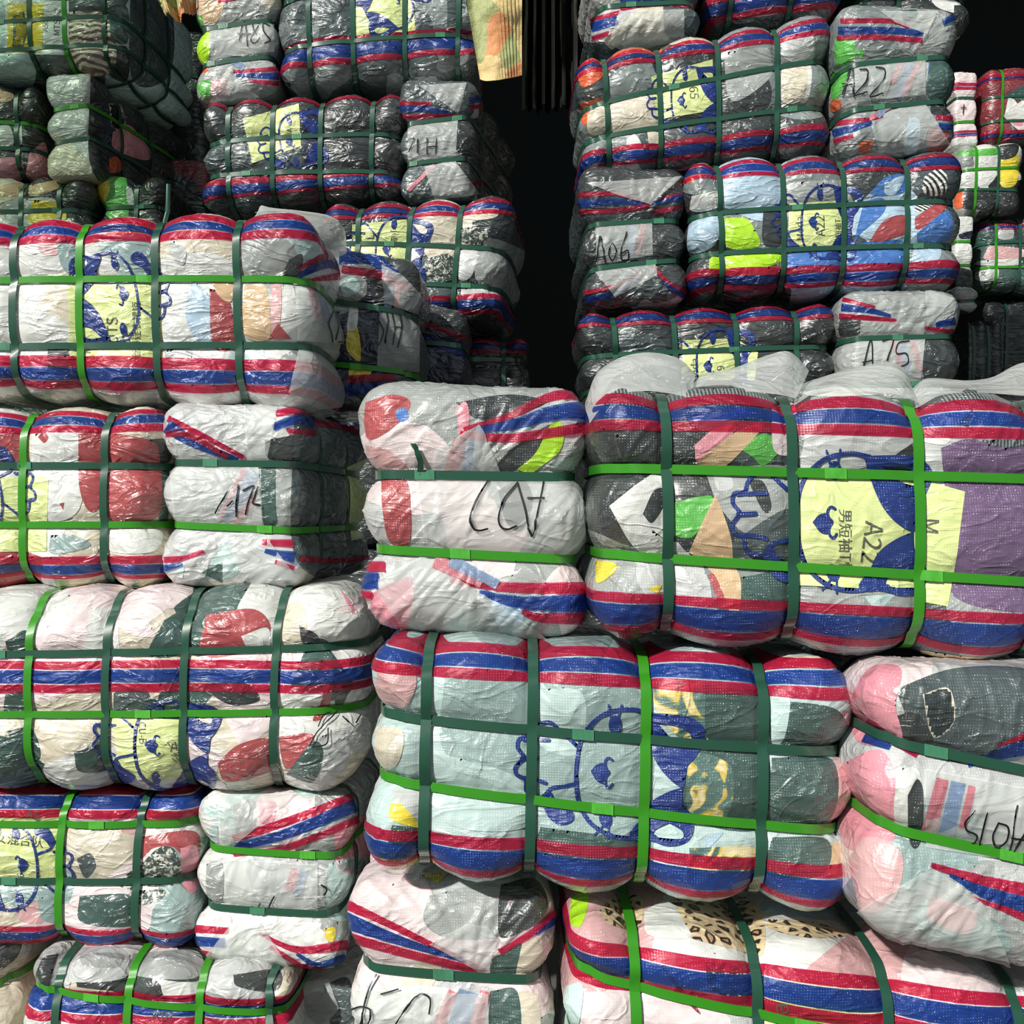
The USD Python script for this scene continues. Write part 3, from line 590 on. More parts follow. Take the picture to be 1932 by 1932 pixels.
bale('wide bale of teal flowered fabric with a big blue winking cat, no yellow sheet',
     [(700, 1190), (1608, 1238), (1596, 1722), (692, 1640)], 1.74, 0.5, 'I', 'IITII', 10, seed=3, v=[(800, d), (1003, d), (1218, g), (1442, d)], h=[(1354, 1432, d), (1478, 1584, g)], near=True, ge=.05,
     stripes=[(.015, .045, .1, .15), (.77, .815, .90, .94)],
     garments=[('P', [(715, 1255), (770, 1250), (785, 1290), (760, 1335), (712, 1310)]), ('C', [(708, 1370), (760, 1380), (750, 1440), (712, 1450)]), ('H', [(740, 1490), (800, 1500), (800, 1550), (760, 1540)]), ('Y', [(738, 1515), (760, 1520), (790, 1560), (738, 1545)]), ('Y', [(716, 1605), (810, 1610), (810, 1636), (720, 1640)]),
               ('E', [(740, 1556), (800, 1566), (800, 1596), (735, 1590)]), ('T', [(840, 1270), (1000, 1290), (990, 1480), (840, 1420)]), ('I', [(830, 1420), (980, 1470), (990, 1560), (840, 1550)]), ('blossom', [(870, 1480), (880, 1440), (895, 1400), (905, 1385), (920, 1390), (925, 1420), (955, 1440), (950, 1500), (920, 1510), (890, 1500)]),
               ('T', [(1010, 1300), (1210, 1310), (1210, 1560), (1020, 1600)]), ('I', [(1015, 1300), (1100, 1310), (1090, 1420), (1015, 1400)]), ('E', [(1020, 1560), (1210, 1590), (1210, 1640), (1020, 1610)]), ('goldleaf', [(1232, 1290), (1330, 1290), (1420, 1320), (1435, 1400), (1300, 1400), (1240, 1340)]),
               ('E', [(1330, 1300), (1440, 1310), (1440, 1410), (1340, 1400)]), ('E', [(1290, 1420), (1440, 1420), (1440, 1560), (1300, 1540)]), ('goldleaf', [(1296, 1440), (1320, 1420), (1380, 1450), (1370, 1540), (1300, 1530)]), ('C', [(1316, 1420), (1395, 1424), (1370, 1460), (1335, 1440)]),
               ('S', [(1400, 1424), (1416, 1426), (1370, 1530), (1376, 1555), (1356, 1548), (1362, 1500)]), ('M', [(1236, 1575), (1330, 1585), (1290, 1640), (1236, 1630)]), ('goldleaf', [(1300, 1600), (1430, 1600), (1425, 1650), (1310, 1648)]), ('S', [(1340, 1575), (1362, 1575), (1290, 1640), (1270, 1630)]),
               ('E', [(1460, 1320), (1580, 1340), (1590, 1410), (1460, 1400)]), ('M', [(1456, 1310), (1490, 1315), (1480, 1390), (1456, 1400)]), ('E', [(1456, 1430), (1570, 1435), (1565, 1545), (1456, 1555)]), ('P', [(1570, 1340), (1605, 1350), (1600, 1410), (1560, 1410)]), ('P', [(1570, 1430), (1604, 1435), (1596, 1550), (1560, 1550)]),
               ('E', [(1456, 1580), (1560, 1585), (1550, 1650), (1450, 1650)]), ('C', [(1470, 1236), (1560, 1240), (1600, 1250), (1540, 1262), (1470, 1255)]), ('Y', [(1512, 1238), (1555, 1240), (1550, 1256), (1520, 1254)]), ('B', [(1570, 1590), (1602, 1595), (1596, 1650), (1560, 1650)])],
     cat=((1130, 1455), (1287, 1484)))
bale('pink bale end at the lower right edge with A015 handwritten upside down on film',
     [(1628, 1250), (2090, 1262), (2080, 1848), (1614, 1752)], 1.62, 0.85, 'H', 'HGHQT', 14, seed=4, r=.32, gf=.022, ge=.038, wob=1.5, h=[(1398, 1500, d), (1562, 1668, g)], d=[(.3, d), (.6, d)],
     garments=[('Z', [(1690, 1300), (1800, 1262), (1932, 1262), (1990, 1300), (1940, 1400), (1830, 1440), (1740, 1410)]), ('D', [(1690, 1350), (1730, 1345), (1760, 1400), (1700, 1400)]), ('J', [(1600, 1330), (1640, 1262), (1700, 1262), (1690, 1330), (1700, 1400), (1620, 1400)]), ('P', [(1600, 1620), (1640, 1580), (1700, 1610), (1690, 1690), (1630, 1720)]), ('C', [(1740, 1310), (1790, 1300), (1800, 1360), (1760, 1390)]),
               ('J', [(1590, 1440), (1660, 1415), (1692, 1470), (1692, 1560), (1670, 1600), (1590, 1590)]), ('W', [(1690, 1450), (1735, 1460), (1730, 1580), (1690, 1560)]), ('D', [(1712, 1500), (1730, 1470), (1742, 1500), (1736, 1590), (1716, 1590)]), ('R', [(1620, 1600), (1660, 1600), (1690, 1660), (1640, 1690)]), ('D', [(1655, 1640), (1700, 1630), (1690, 1700), (1660, 1690)]),
               ('T', [(1740, 1700), (1880, 1740), (1900, 1800), (1800, 1790), (1720, 1740)]), ('P', [(1760, 1690), (1840, 1720), (1820, 1760), (1750, 1730)])],
     bands=[('b', [(1960, 1404), (1890, 1420), (1825, 1446)], 34, 6), ('r', [(1950, 1382), (1880, 1405)], 14, 4), ('r', [(1636, 1360), (1690, 1400), (1730, 1426)], 18, 12), ('b', [(1634, 1388), (1680, 1412)], 30, 10), ('r', [(1755, 1632), (1850, 1660), (1990, 1690)], 10, 26), ('b', [(1790, 1650), (1860, 1684), (1990, 1722)], 6, 36), ('r', [(1830, 1690), (1990, 1750)], 4, 22),
            ('p', [(1776, 1470), (1750, 1570)], 24, 28), ('s', [(1806, 1476), (1782, 1580)], 28, 30), ('p', [(1832, 1484), (1814, 1560)], 14, 14)],
     flaps=[[(1745, 1452), (2000, 1500), (2000, 1640), (1745, 1600)], [(1755, 1636), (1618, 1720), (1640, 1770), (1930, 1860), (1850, 1700)]],
     ink_strokes=[3.6, [(1838, 1526), (1818, 1545), (1822, 1560), (1840, 1570), (1834, 1584), (1806, 1592)], [(1858, 1530), (1850, 1566), (1843, 1602)], [(1880, 1548), (1870, 1572), (1878, 1590), (1896, 1580), (1898, 1556), (1880, 1548)], [(1918, 1520), (1910, 1565), (1902, 1612), (1930, 1565), (1950, 1530)], [(1906, 1575), (1932, 1580)]])
bale('grey and white bale end with a big triangular film fold, below the teal bale',
     [(656, 1650), (1046, 1655), (1050, 2160), (664, 2140)], 1.80, 0.80, 'H', 'HGHCQ', 14, seed=5, yaw=0, r=.32, gf=.022, ge=.038, wob=1.4, h=[(1832, 1862, d), (1990, 2020, g)], d=[(.3, d), (.6, d)],
     garments=[('Q', [(735, 1670), (800, 1660), (820, 1720), (780, 1750), (740, 1720)]), ('Y', [(790, 1648), (850, 1645), (825, 1668)]), ('G', [(810, 1690), (940, 1670), (950, 1760), (850, 1770), (800, 1740)]), ('D', [(945, 1670), (1010, 1660), (1030, 1720), (950, 1770), (940, 1720)]), ('E', [(925, 1810), (985, 1780), (980, 1850), (930, 1848)]), ('C', [(985, 1780), (1020, 1770), (1020, 1830), (975, 1845)]),
               ('W', [(670, 1860), (860, 1870), (860, 1960), (670, 1960)]), ('E', [(925, 1870), (975, 1870), (978, 1960), (925, 1960)]), ('C', [(975, 1870), (1015, 1880), (1015, 1960), (985, 1960)])],
     bands=[('r', [(650, 1704), (740, 1745), (915, 1830)], 18, 8), ('b', [(650, 1734), (740, 1768), (880, 1812)], 32, 6), ('r', [(650, 1764), (760, 1795), (915, 1832)], 18, 14), ('r', [(1046, 1722), (1000, 1760), (942, 1795)], 14, 12), ('b', [(1046, 1736), (1010, 1762)], 12, 4),
            ('p', [(855, 1870), (815, 1960)], 18, 22), ('s', [(885, 1870), (860, 1960)], 40, 46), ('p', [(915, 1870), (890, 1960)], 18, 26)],
     flaps=[[(810, 1780), (880, 1742), (920, 1745), (940, 1770), (918, 1836)], [(672, 1868), (920, 1876), (924, 1965), (672, 1965)]],
     ink_strokes=[3.0, [(712, 1842), (700, 1865), (688, 1910), (680, 1960)], [(672, 1902), (690, 1898), (702, 1906), (696, 1932)], [(742, 1935), (770, 1895), (795, 1876), (812, 1884), (810, 1910)], [(720, 1875), (752, 1866)]])
bale('pale pink bale with leopard print cloth on top, in the bottom right corner',
     [(1062, 1712), (2100, 1846), (2100, 2290), (1066, 2160)], 1.70, 0.5, 'Q', 'QQWQHP', 14, seed=6, v=[(1202, g), (1434, d), (1682, d), (1932, d)], h=[(1846, 2066, g), (2000, 2200, g)], ge=.045,
     stripes=[(.075, .12, .21, .275)],
     garments=[('L', [(1080, 1690), (1110, 1690), (1098, 1745), (1076, 1740)]), ('leopard', [(1130, 1720), (1160, 1692), (1210, 1695), (1205, 1750), (1150, 1745)]), ('leopard', [(1225, 1715), (1300, 1690), (1425, 1700), (1440, 1800), (1380, 1790), (1290, 1765)]), ('W', [(1215, 1720), (1260, 1700), (1290, 1740), (1300, 1770), (1225, 1765)]),
               ('leopard', [(1450, 1735), (1540, 1742), (1600, 1765), (1520, 1770), (1450, 1752)]), ('S', [(1440, 1700), (1680, 1720), (1660, 1740), (1440, 1722)]), ('M', [(1068, 1860), (1100, 1860), (1090, 1940), (1064, 1940)]), ('X', [(1245, 1820), (1265, 1838), (1320, 1910), (1300, 1895)]), ('speckle', [(1330, 1815), (1432, 1825), (1432, 1880), (1345, 1870)]),
               ('U', [(1690, 1740), (1800, 1760), (1790, 1775), (1690, 1760)]), ('C', [(1460, 1850), (1660, 1850), (1650, 1870), (1460, 1865)])],
     labelq=[(1442, 1884), (1690, 1902), (1690, 2010), (1442, 1990)], texts=[('Moda', 1484, 1996, 30, -88)])
# milky bag film standing up over the big right bale
def hump(parent, rows, label):
    """A loose sheet of film: rows of (pixel, depth) outlines from its front edge over the crest to the back."""
    P = [np.array([unproject(p, dd) for p in spline(px, 8)]) for px, dd in rows]
    m = min(map(len, P)); P = [p[np.linspace(0, len(p) - 1, m).astype(int)] for p in P]
    V = np.vstack([np.vstack([np.array([P[0][i] * 0 + spline([q[i] for q in P], 4)[k] for i in range(m)])]) for k in range((len(P) - 1) * 4 + 1)])
    R = len(V) // m
    V += (meshkit.fbm(V * 22, 3, 3)[:, None] - .5) * [0.003, 0.007, 0.006]
    i, j = np.meshgrid(np.arange(R - 1), np.arange(m - 1), indexing='ij'); i, j = i.ravel(), j.ravel()
    q = np.stack([i * m + j, i * m + j + 1, (i + 1) * m + j + 1, (i + 1) * m + j], 1)
    T = np.vstack([q[:, [0, 1, 2]], q[:, [0, 2, 3]]])
    part(parent, 'bag_film', V, T, milky('milky_bag_film', 0.62), label=label)
hump(r2.t, [([(1112, 800), (1150, 752), (1200, 738), (1260, 742), (1304, 752)], 1.70), ([(1104, 760), (1130, 700), (1195, 668), (1270, 672), (1312, 705)], 1.80), ([(1125, 760), (1160, 712), (1205, 690), (1270, 695), (1305, 730)], 1.98)], 'milky film hump over the left end of the bale')
hump(r2.t, [([(1294, 760), (1340, 742), (1400, 738), (1460, 742), (1502, 752)], 1.70), ([(1298, 738), (1325, 708), (1380, 695), (1450, 670), (1490, 664), (1526, 700)], 1.80), ([(1305, 740), (1340, 715), (1400, 705), (1450, 690), (1490, 690), (1520, 715)], 1.98)], 'milky film hump in the middle of the bale')
hump(r2.t, [([(1498, 765), (1540, 742), (1600, 738), (1680, 742), (1734, 760)], 1.70), ([(1500, 728), (1550, 712), (1620, 692), (1680, 683), (1710, 700), (1722, 735)], 1.80), ([(1510, 735), (1560, 722), (1620, 708), (1670, 702), (1705, 715), (1718, 740)], 1.98)], 'milky film hump beside the bright green strap')
hump(r2.t, [([(1728, 770), (1780, 745), (1850, 742), (1920, 746), (2000, 750)], 1.70), ([(1722, 732), (1750, 714), (1820, 718), (1870, 712), (1930, 685), (2010, 690)], 1.80), ([(1735, 740), (1760, 725), (1820, 726), (1880, 722), (1930, 705), (2010, 705)], 1.98)], 'milky film hump at the right end of the bale')

r1.put('strap_tail', r1.drape(Polygon([(778, 838), (786, 834), (800, 868), (801, 897), (789, 897), (788, 866)]), 0.0095), strap_look(d), label='loose end of the dark strap')

# ---------------------------------------------------------------- left front stack
l1 = bale('white bale topping the left front stack, blue winking cat on yellow paper',
     [(-80, 420), (600, 400), (612, 776), (-80, 756)], 2.58, 0.46, 'W', 'WWHGCI', 20, seed=11, v=[(-60, d), (20, d), (146, g), (290, d), (445, d)], h=[(526, 522, g), (652, 648, d)], strap=.0172, ge=.045,
     stripes=[(.03, .07, .12, .17), (.765, .82, .89, .935)],
     garments=[('P', [(70, 455), (100, 450), (108, 480), (78, 478)]), ('T', [(105, 450), (150, 460), (148, 520), (118, 505)]), ('T', [(175, 450), (260, 445), (285, 480), (280, 530), (200, 480)]), ('H', [(320, 450), (350, 470), (345, 500), (320, 480)]), ('S', [(365, 530), (395, 560), (405, 640), (370, 640), (350, 590)]), ('R', [(395, 545), (430, 560), (442, 650), (402, 652)]), ('B', [(395, 520), (440, 530), (435, 570), (410, 555)]),
               ('B', [(460, 540), (500, 540), (510, 600), (505, 640), (460, 630)]), ('P', [(510, 540), (530, 540), (528, 610), (512, 640)]), ('R', [(505, 640), (525, 610), (550, 640)]), ('D', [(90, 655), (150, 650), (140, 690), (95, 700)]), ('G', [(310, 660), (360, 660), (350, 700), (320, 710)]), ('D', [(545, 490), (570, 480), (565, 520), (535, 520)]), ('O', [(190, 425), (270, 420), (290, 440), (200, 442)])],
     labelq=[(128, 541), (302, 536), (308, 686), (132, 686)], cat=((236, 556), (152, 562), 1.33),
     bands=[('s', [(600, 540), (618, 610)], 18, 14), ('p', [(585, 545), (600, 600)], 12, 10), ('b', [(563, 520), (610, 498), (650, 498)], 10, 26), ('r', [(563, 506), (610, 485), (650, 482)], 8, 14), ('r', [(580, 528), (650, 520)], 5, 16)],
     flaps=[[(558, 545), (650, 560), (655, 650), (560, 640)], [(565, 650), (655, 665), (650, 765), (600, 770), (545, 740)]],
     texts=[('OTS', 222, 650, 20, -90), ('丝料连衣裙短', 264, 676, 13, -90), ('M', 172, 668, 12, -90)],
     ink_strokes=[2.6, [(624, 588), (615, 610), (620, 628), (622, 645)], [(630, 590), (634, 615), (628, 640)], [(640, 600), (646, 640), (634, 645)], [(650, 600), (652, 640)]])
part(l1.t, 'strap_tail', *(lambda p: (p.vertices, p.faces))(trimesh.util.concatenate([trimesh.creation.cylinder(0.006, segment=[unproject(a, 2.6), unproject(b_, 2.6)], sections=6) for a, b_ in (((296, 470), (306, 435)), ((306, 435), (316, 400)), ((316, 400), (318, 348)))])), strap_look(d))
hump(l1.t, [([(470, 418), (505, 404), (545, 420), (575, 460), (590, 500)], 2.62), ([(486, 404), (492, 388), (510, 392), (560, 398), (620, 410), (645, 440), (650, 480)], 2.80), ([(480, 400), (520, 398), (580, 402), (640, 420), (652, 470)], 3.0)], 'loose milky film gathered at the right end')
bale('bale end with scribbled code, half hidden behind the white bale topping the left stack',
     [(585, 468), (795, 492), (790, 770), (585, 780)], 3.05, 0.46, 'D', 'DNDG', 6, seed=12, r=.32, h=[(558, 592, d), (680, 702, g)], strap=.0172, wob=1.4,
     garments=[('M', [(640, 530), (665, 520), (680, 545), (650, 560)]), ('Y', [(655, 620), (675, 620), (680, 680), (655, 660)]), ('W', [(660, 580), (675, 580), (672, 620), (655, 620)]), ('Y', [(660, 690), (700, 690), (695, 710), (660, 710)]), ('N', [(680, 580), (710, 580), (710, 660), (680, 650)])],
     bands=[('b', [(640, 486), (700, 488), (745, 520)], 26, 22), ('r', [(645, 508), (720, 520), (770, 545)], 14, 16), ('r', [(655, 716), (745, 712)], 14, 14), ('b', [(650, 736), (740, 732)], 24, 20), ('s', [(735, 540), (732, 580)], 14, 14), ('p', [(750, 540), (748, 590)], 10, 10)],
     flaps=[[(716, 590), (790, 600), (788, 700), (712, 690)], [(720, 500), (760, 520), (795, 560), (785, 590), (725, 570)]],
     ink_strokes=[2.4, [(728, 582), (712, 600), (724, 625), (716, 650), (708, 645)], [(728, 588), (732, 610), (728, 648)], [(738, 590), (745, 620), (742, 650)], [(752, 590), (758, 620), (750, 655)], [(744, 618), (756, 620)]])
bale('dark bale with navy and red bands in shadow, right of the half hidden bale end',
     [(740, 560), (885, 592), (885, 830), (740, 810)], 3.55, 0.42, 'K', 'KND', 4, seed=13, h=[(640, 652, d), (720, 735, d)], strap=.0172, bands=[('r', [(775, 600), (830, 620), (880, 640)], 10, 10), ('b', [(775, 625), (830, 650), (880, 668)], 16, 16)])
bale('cream and dusty red bale at the left edge, blue cat paw beside its green strap',
     [(-150, 774), (326, 764), (322, 1114), (-150, 1108)], 2.55, 0.46, 'C', 'CWCRCW', 14, seed=14, v=[(-120, d), (38, g), (192, d)], h=[(878, 878, d), (990, 990, g)], strap=.0172, ge=.045,
     stripes=[(.03, .055, .105, .15), (.81, .85, .905, .93)],
     garments=[('R', [(0, 820), (40, 820), (36, 870), (0, 880)]), ('W', [(60, 820), (150, 815), (150, 960), (70, 970)]), ('R', [(148, 820), (188, 820), (190, 940), (170, 965), (150, 920)]), ('R', [(198, 815), (280, 830), (300, 860), (296, 975), (198, 970)]), ('R', [(80, 960), (100, 970), (102, 985), (84, 985)]), ('R', [(112, 950), (122, 948), (120, 962)]), ('T', [(95, 1010), (140, 1010), (170, 1030), (100, 1045)]), ('W', [(205, 1000), (300, 1000), (290, 1040), (210, 1040)]), ('D', [(275, 830), (320, 830), (320, 870), (285, 868)]), ('E', [(290, 890), (318, 890), (316, 980), (300, 980)]), ('R', [(72, 825), (82, 815), (92, 825), (84, 836)])],
     labelq=[(-60, 902), (92, 900), (88, 1040), (-60, 1042)], cat=((-22, 925), (-110, 932), 1.3))
bale('white bale end with A72 handwritten in black, shaded long side running back',
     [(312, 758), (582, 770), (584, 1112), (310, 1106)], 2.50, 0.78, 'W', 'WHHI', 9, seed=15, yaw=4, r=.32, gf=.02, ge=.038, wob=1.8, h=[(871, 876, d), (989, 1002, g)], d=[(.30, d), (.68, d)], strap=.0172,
     garments=[('D', [(500, 830), (590, 820), (600, 865), (510, 866)]), ('E', [(492, 884), (520, 880), (525, 980), (498, 990)]), ('G', [(520, 885), (560, 880), (558, 985), (525, 985)]), ('Z', [(555, 780), (700, 790), (705, 1060), (560, 1060)]), ('I', [(400, 1050), (430, 1020), (450, 1080), (400, 1090)]), ('M', [(330, 1070), (350, 1060), (345, 1090)]), ('E', [(380, 1080), (420, 1060), (420, 1100)])],  # the big grey patch over the long side is its shade put into colour
     bands=[('r', [(318, 790), (370, 815), (460, 862)], 12, 8), ('b', [(316, 804), (370, 836), (450, 868)], 26, 10), ('r', [(314, 818), (360, 822), (430, 862)], 12, 10), ('r', [(520, 782), (560, 775), (592, 790)], 12, 12), ('b', [(515, 806), (560, 792), (592, 800)], 14, 20), ('r', [(540, 812), (594, 818)], 8, 12),
            ('p', [(465, 888), (420, 980)], 16, 20), ('s', [(480, 890), (430, 985)], 24, 26), ('p', [(480, 940), (440, 990)], 14, 16), ('r', [(312, 1056), (350, 1052), (385, 1040)], 12, 5), ('b', [(312, 1072), (345, 1064)], 12, 6), ('r', [(495, 1024), (552, 1026)], 10, 14), ('r', [(592, 800), (640, 806), (705, 826)], 11, 8), ('r', [(565, 1054), (630, 1058), (705, 1050)], 11, 8), ('b', [(500, 1040), (555, 1052)], 8, 20), ('r', [(520, 1060), (555, 1072)], 8, 8)],
     stripes=(), labelq=[(648, 884), (700, 860), (706, 1010), (662, 1020)], flaps=[[(322, 880), (488, 882), (496, 990), (330, 986)], [(414, 1012), (470, 1004), (500, 1010), (560, 1090), (480, 1100), (440, 1060)], [(460, 760), (524, 770), (505, 862), (466, 862)]],
     ink_strokes=[3.2, [(408, 966), (420, 945), (440, 918), (450, 918), (448, 950), (448, 972)], [(430, 953), (440, 944)], [(460, 926), (480, 918), (470, 945), (465, 968)], [(488, 920), (478, 948), (492, 952)]])
bale('big bulging rounded bale with its stripes running through the middle',
     [(-110, 1108), (712, 1098), (698, 1492), (-110, 1482)], 2.46, 0.50, 'C', 'CQWCWHCPQE', 30, seed=16, r=.55, v=[(-95, d), (48, g), (195, d), (343, d), (515, d)], h=[(1240, 1222, d), (1352, 1345, g)], strap=.0172, ge=.05,
     stripes=[(.34, .375, .44, .485)],
     garments=[('E', [(10, 1210), (50, 1190), (55, 1240), (20, 1235)]), ('R', [(390, 1160), (480, 1150), (510, 1190), (460, 1230), (380, 1236)]), ('W', [(455, 1200), (505, 1185), (505, 1230), (470, 1225)]), ('E', [(310, 1170), (340, 1160), (345, 1230), (280, 1235)]), ('D', [(385, 1290), (460, 1288), (490, 1320), (440, 1330), (400, 1310)]), ('C', [(520, 1150), (570, 1140), (575, 1220), (525, 1230)]), ('R', [(595, 1270), (625, 1260), (620, 1340), (590, 1360), (610, 1310)]), ('D', [(625, 1270), (650, 1265), (655, 1310), (635, 1335)]),
               ('R', [(410, 1440), (450, 1405), (510, 1395), (515, 1450), (430, 1475)]), ('R', [(525, 1390), (590, 1385), (580, 1420), (540, 1450)]), ('E', [(10, 1310), (48, 1300), (50, 1340), (10, 1345)]), ('E', [(15, 1380), (60, 1375), (75, 1430), (30, 1425)]), ('E', [(140, 1420), (200, 1405), (205, 1450), (150, 1455)]), ('Z', [(215, 1300), (275, 1300), (280, 1350), (220, 1350)]), ('E', [(540, 1460), (590, 1400), (610, 1420), (590, 1475)]), ('D', [(565, 1180), (600, 1200), (590, 1230), (570, 1210)]), ('J', [(640, 1110), (665, 1140), (668, 1160), (650, 1130)]), ('H', [(600, 1390), (660, 1380), (650, 1450), (620, 1460)])],
     labelq=[(212, 1352), (345, 1358), (352, 1462), (300, 1476), (225, 1452)], cat=((284, 1405), (392, 1420)), texts=[('CU-B', 262, 1362, 13, 88), ('女衫', 318, 1400, 15, 75)],
     ink_strokes=[2.2, [(585, 1405), (600, 1380), (630, 1350), (632, 1340), (610, 1352), (600, 1372)], [(592, 1408), (615, 1402), (618, 1375)], [(645, 1355), (655, 1365)], [(668, 1365), (676, 1352)]])
bale('dim bale wedged in the gap behind the bulging rounded bale',
     [(590, 1130), (722, 1135), (722, 1470), (590, 1470)], 3.15, 0.7, 'K', 'KDXNR', 7, seed=17, h=[(1230, 1232, d), (1350, 1352, d)], strap=.0172)
bale('cream bale at the left edge with black speckled cloth and a cat face',
     [(-110, 1482), (395, 1486), (376, 1788), (-110, 1770)], 2.46, 0.46, 'C', 'CQWCTP', 15, seed=18, v=[(-80, d), (108, g), (254, d)], h=[(1557, 1560, g), (1664, 1668, d)], strap=.0172, ge=.045,
     stripes=[(.004, .03, .1, .155), (.84, .875, .94, .98)],
     garments=[('E', [(150, 1690), (250, 1690), (250, 1745), (155, 1740)]), ('Z', [(145, 1620), (170, 1610), (180, 1635), (160, 1655)]), ('speckle', [(215, 1670), (250, 1640), (252, 1680)]), ('speckle', [(258, 1640), (300, 1600), (330, 1605), (340, 1665), (262, 1670)]), ('R', [(260, 1580), (370, 1570), (365, 1640), (330, 1600), (290, 1600), (265, 1620)]), ('J', [(340, 1600), (372, 1600), (370, 1680), (345, 1670)]), ('speckle', [(260, 1680), (310, 1680), (300, 1700), (262, 1706)]), ('R', [(270, 1535), (320, 1530), (340, 1555), (280, 1560)]), ('Q', [(130, 1525), (250, 1525), (250, 1560), (130, 1560)]), ('P', [(30, 1715), (80, 1700), (80, 1740), (40, 1738)]), ('T', [(70, 1695), (110, 1690), (110, 1735), (80, 1735)])],
     labelq=[(-60, 1530), (112, 1526), (106, 1672), (-60, 1668)], cat=((46, 1632), (-46, 1630), 1.17), texts=[('A5', 50, 1542, 15, 8), ('女混合队', -10, 1588, 17, 6)])
bale('pale bale end with diagonal blue and pink bands and a few small black scribbles',
     [(380, 1484), (675, 1490), (655, 1830), (372, 1798)], 2.44, 0.75, 'W', 'WQHWGI', 14, seed=19, yaw=3, r=.32, gf=.02, ge=.038, wob=1.6, h=[(1603, 1622, g), (1714, 1732, d)], d=[(.22, d), (.6, d)], strap=.0172,
     garments=[('J', [(630, 1570), (700, 1540), (700, 1640), (640, 1640)]), ('G', [(440, 1520), (480, 1510), (480, 1570), (450, 1580)]), ('J', [(490, 1510), (520, 1515), (515, 1550), (490, 1550)]), ('I', [(395, 1560), (410, 1560), (410, 1600), (400, 1600)]), ('I', [(620, 1630), (690, 1620), (690, 1720), (620, 1730)]), ('Y', [(612, 1752), (632, 1750), (630, 1775), (615, 1772)]), ('Q', [(370, 1720), (430, 1725), (430, 1750), (370, 1745)]), ('G', [(390, 1630), (420, 1630), (418, 1700), (392, 1690)])],
     bands=[('r', [(440, 1582), (540, 1550), (665, 1505)], 14, 16), ('b', [(430, 1600), (540, 1572), (670, 1520)], 14, 24), ('r', [(440, 1612), (540, 1598), (676, 1545)], 10, 14), ('r', [(366, 1752), (432, 1756)], 14, 12), ('b', [(366, 1774), (425, 1778)], 18, 16), ('r', [(370, 1794), (400, 1798)], 12, 8), ('r', [(490, 1760), (560, 1790), (655, 1782)], 6, 18), ('b', [(560, 1798), (600, 1818), (650, 1806)], 6, 16), ('r', [(510, 1785), (570, 1820), (620, 1832)], 8, 12), ('p', [(560, 1640), (550, 1680)], 22, 26), ('s', [(575, 1640), (560, 1690)], 14, 16)],
     flaps=[[(422, 1622), (600, 1632), (600, 1730), (425, 1720)], [(440, 1740), (490, 1740), (560, 1840), (540, 1852), (380, 1812)], [(415, 1500), (560, 1500), (440, 1595), (412, 1590)]],
     ink_strokes=[2.8, [(518, 1688), (508, 1708), (506, 1720), (494, 1728)], [(476, 1705), (486, 1710), (492, 1700)], [(608, 1668), (616, 1676), (612, 1684)]])
bale('bottom row bale with crumpled grey film and A10 marked in its blue stripe',
     [(52, 1790), (560, 1816), (562, 2140), (52, 2120)], 2.38, 0.46, 'C', 'CWHGD', 14, seed=20, v=[(100, d), (236, g), (372, g), (512, d)], h=[(1872, 1926, g), (2010, 2040, g)], strap=.0172, ge=.05, wob=2.2,
     stripes=[(.15, .195, .275, .33)],
     garments=[('H', [(120, 1790), (230, 1790), (235, 1845), (115, 1848)]), ('G', [(150, 1800), (230, 1800), (220, 1825), (160, 1822)]), ('D', [(110, 1800), (80, 1810), (65, 1860), (85, 1880), (100, 1830)]), ('G', [(250, 1800), (370, 1795), (370, 1845), (255, 1840)]), ('D', [(290, 1822), (370, 1830), (368, 1852), (300, 1846)]), ('H', [(390, 1810), (520, 1820), (520, 1850), (390, 1850)]), ('D', [(440, 1840), (525, 1830), (520, 1870), (450, 1862)]), ('W', [(110, 1900), (225, 1910), (225, 1960), (110, 1960)])],
     texts=[('A10', 286, 1922, 16, 6)])
bale('white bale with a black patch on top in the bottom left corner',
     [(-230, 1748), (64, 1745), (46, 2120), (-230, 2120)], 2.50, 0.46, 'W', 'WC', 4, seed=21, v=[(-100, d)], h=[(1895, 1858, g), (2000, 1990, g)], strap=.0172, garments=[('K', [(-20, 1750), (40, 1750), (35, 1800), (0, 1830), (-20, 1830)]), ('N', [(0, 1740), (30, 1745), (25, 1770), (0, 1775)])])
bale('narrow grey bale end at the bottom edge, right of the A10 bale',
     [(556, 1850), (705, 1844), (705, 2150), (556, 2150)], 2.52, 0.7, 'H', 'HWG', 4, seed=22, h=[(2000, 2000, d)], strap=.0172, wob=1.8,
     garments=[('D', [(560, 1890), (600, 1870), (640, 1900), (600, 1932)]), ('U', [(528, 1905), (545, 1905), (545, 1960), (528, 1960)]), ('Z', [(610, 1860), (660, 1850), (665, 1960), (630, 1950)])], flaps=[[(535, 1860), (620, 1850), (640, 1900), (600, 1950), (540, 1930)]])

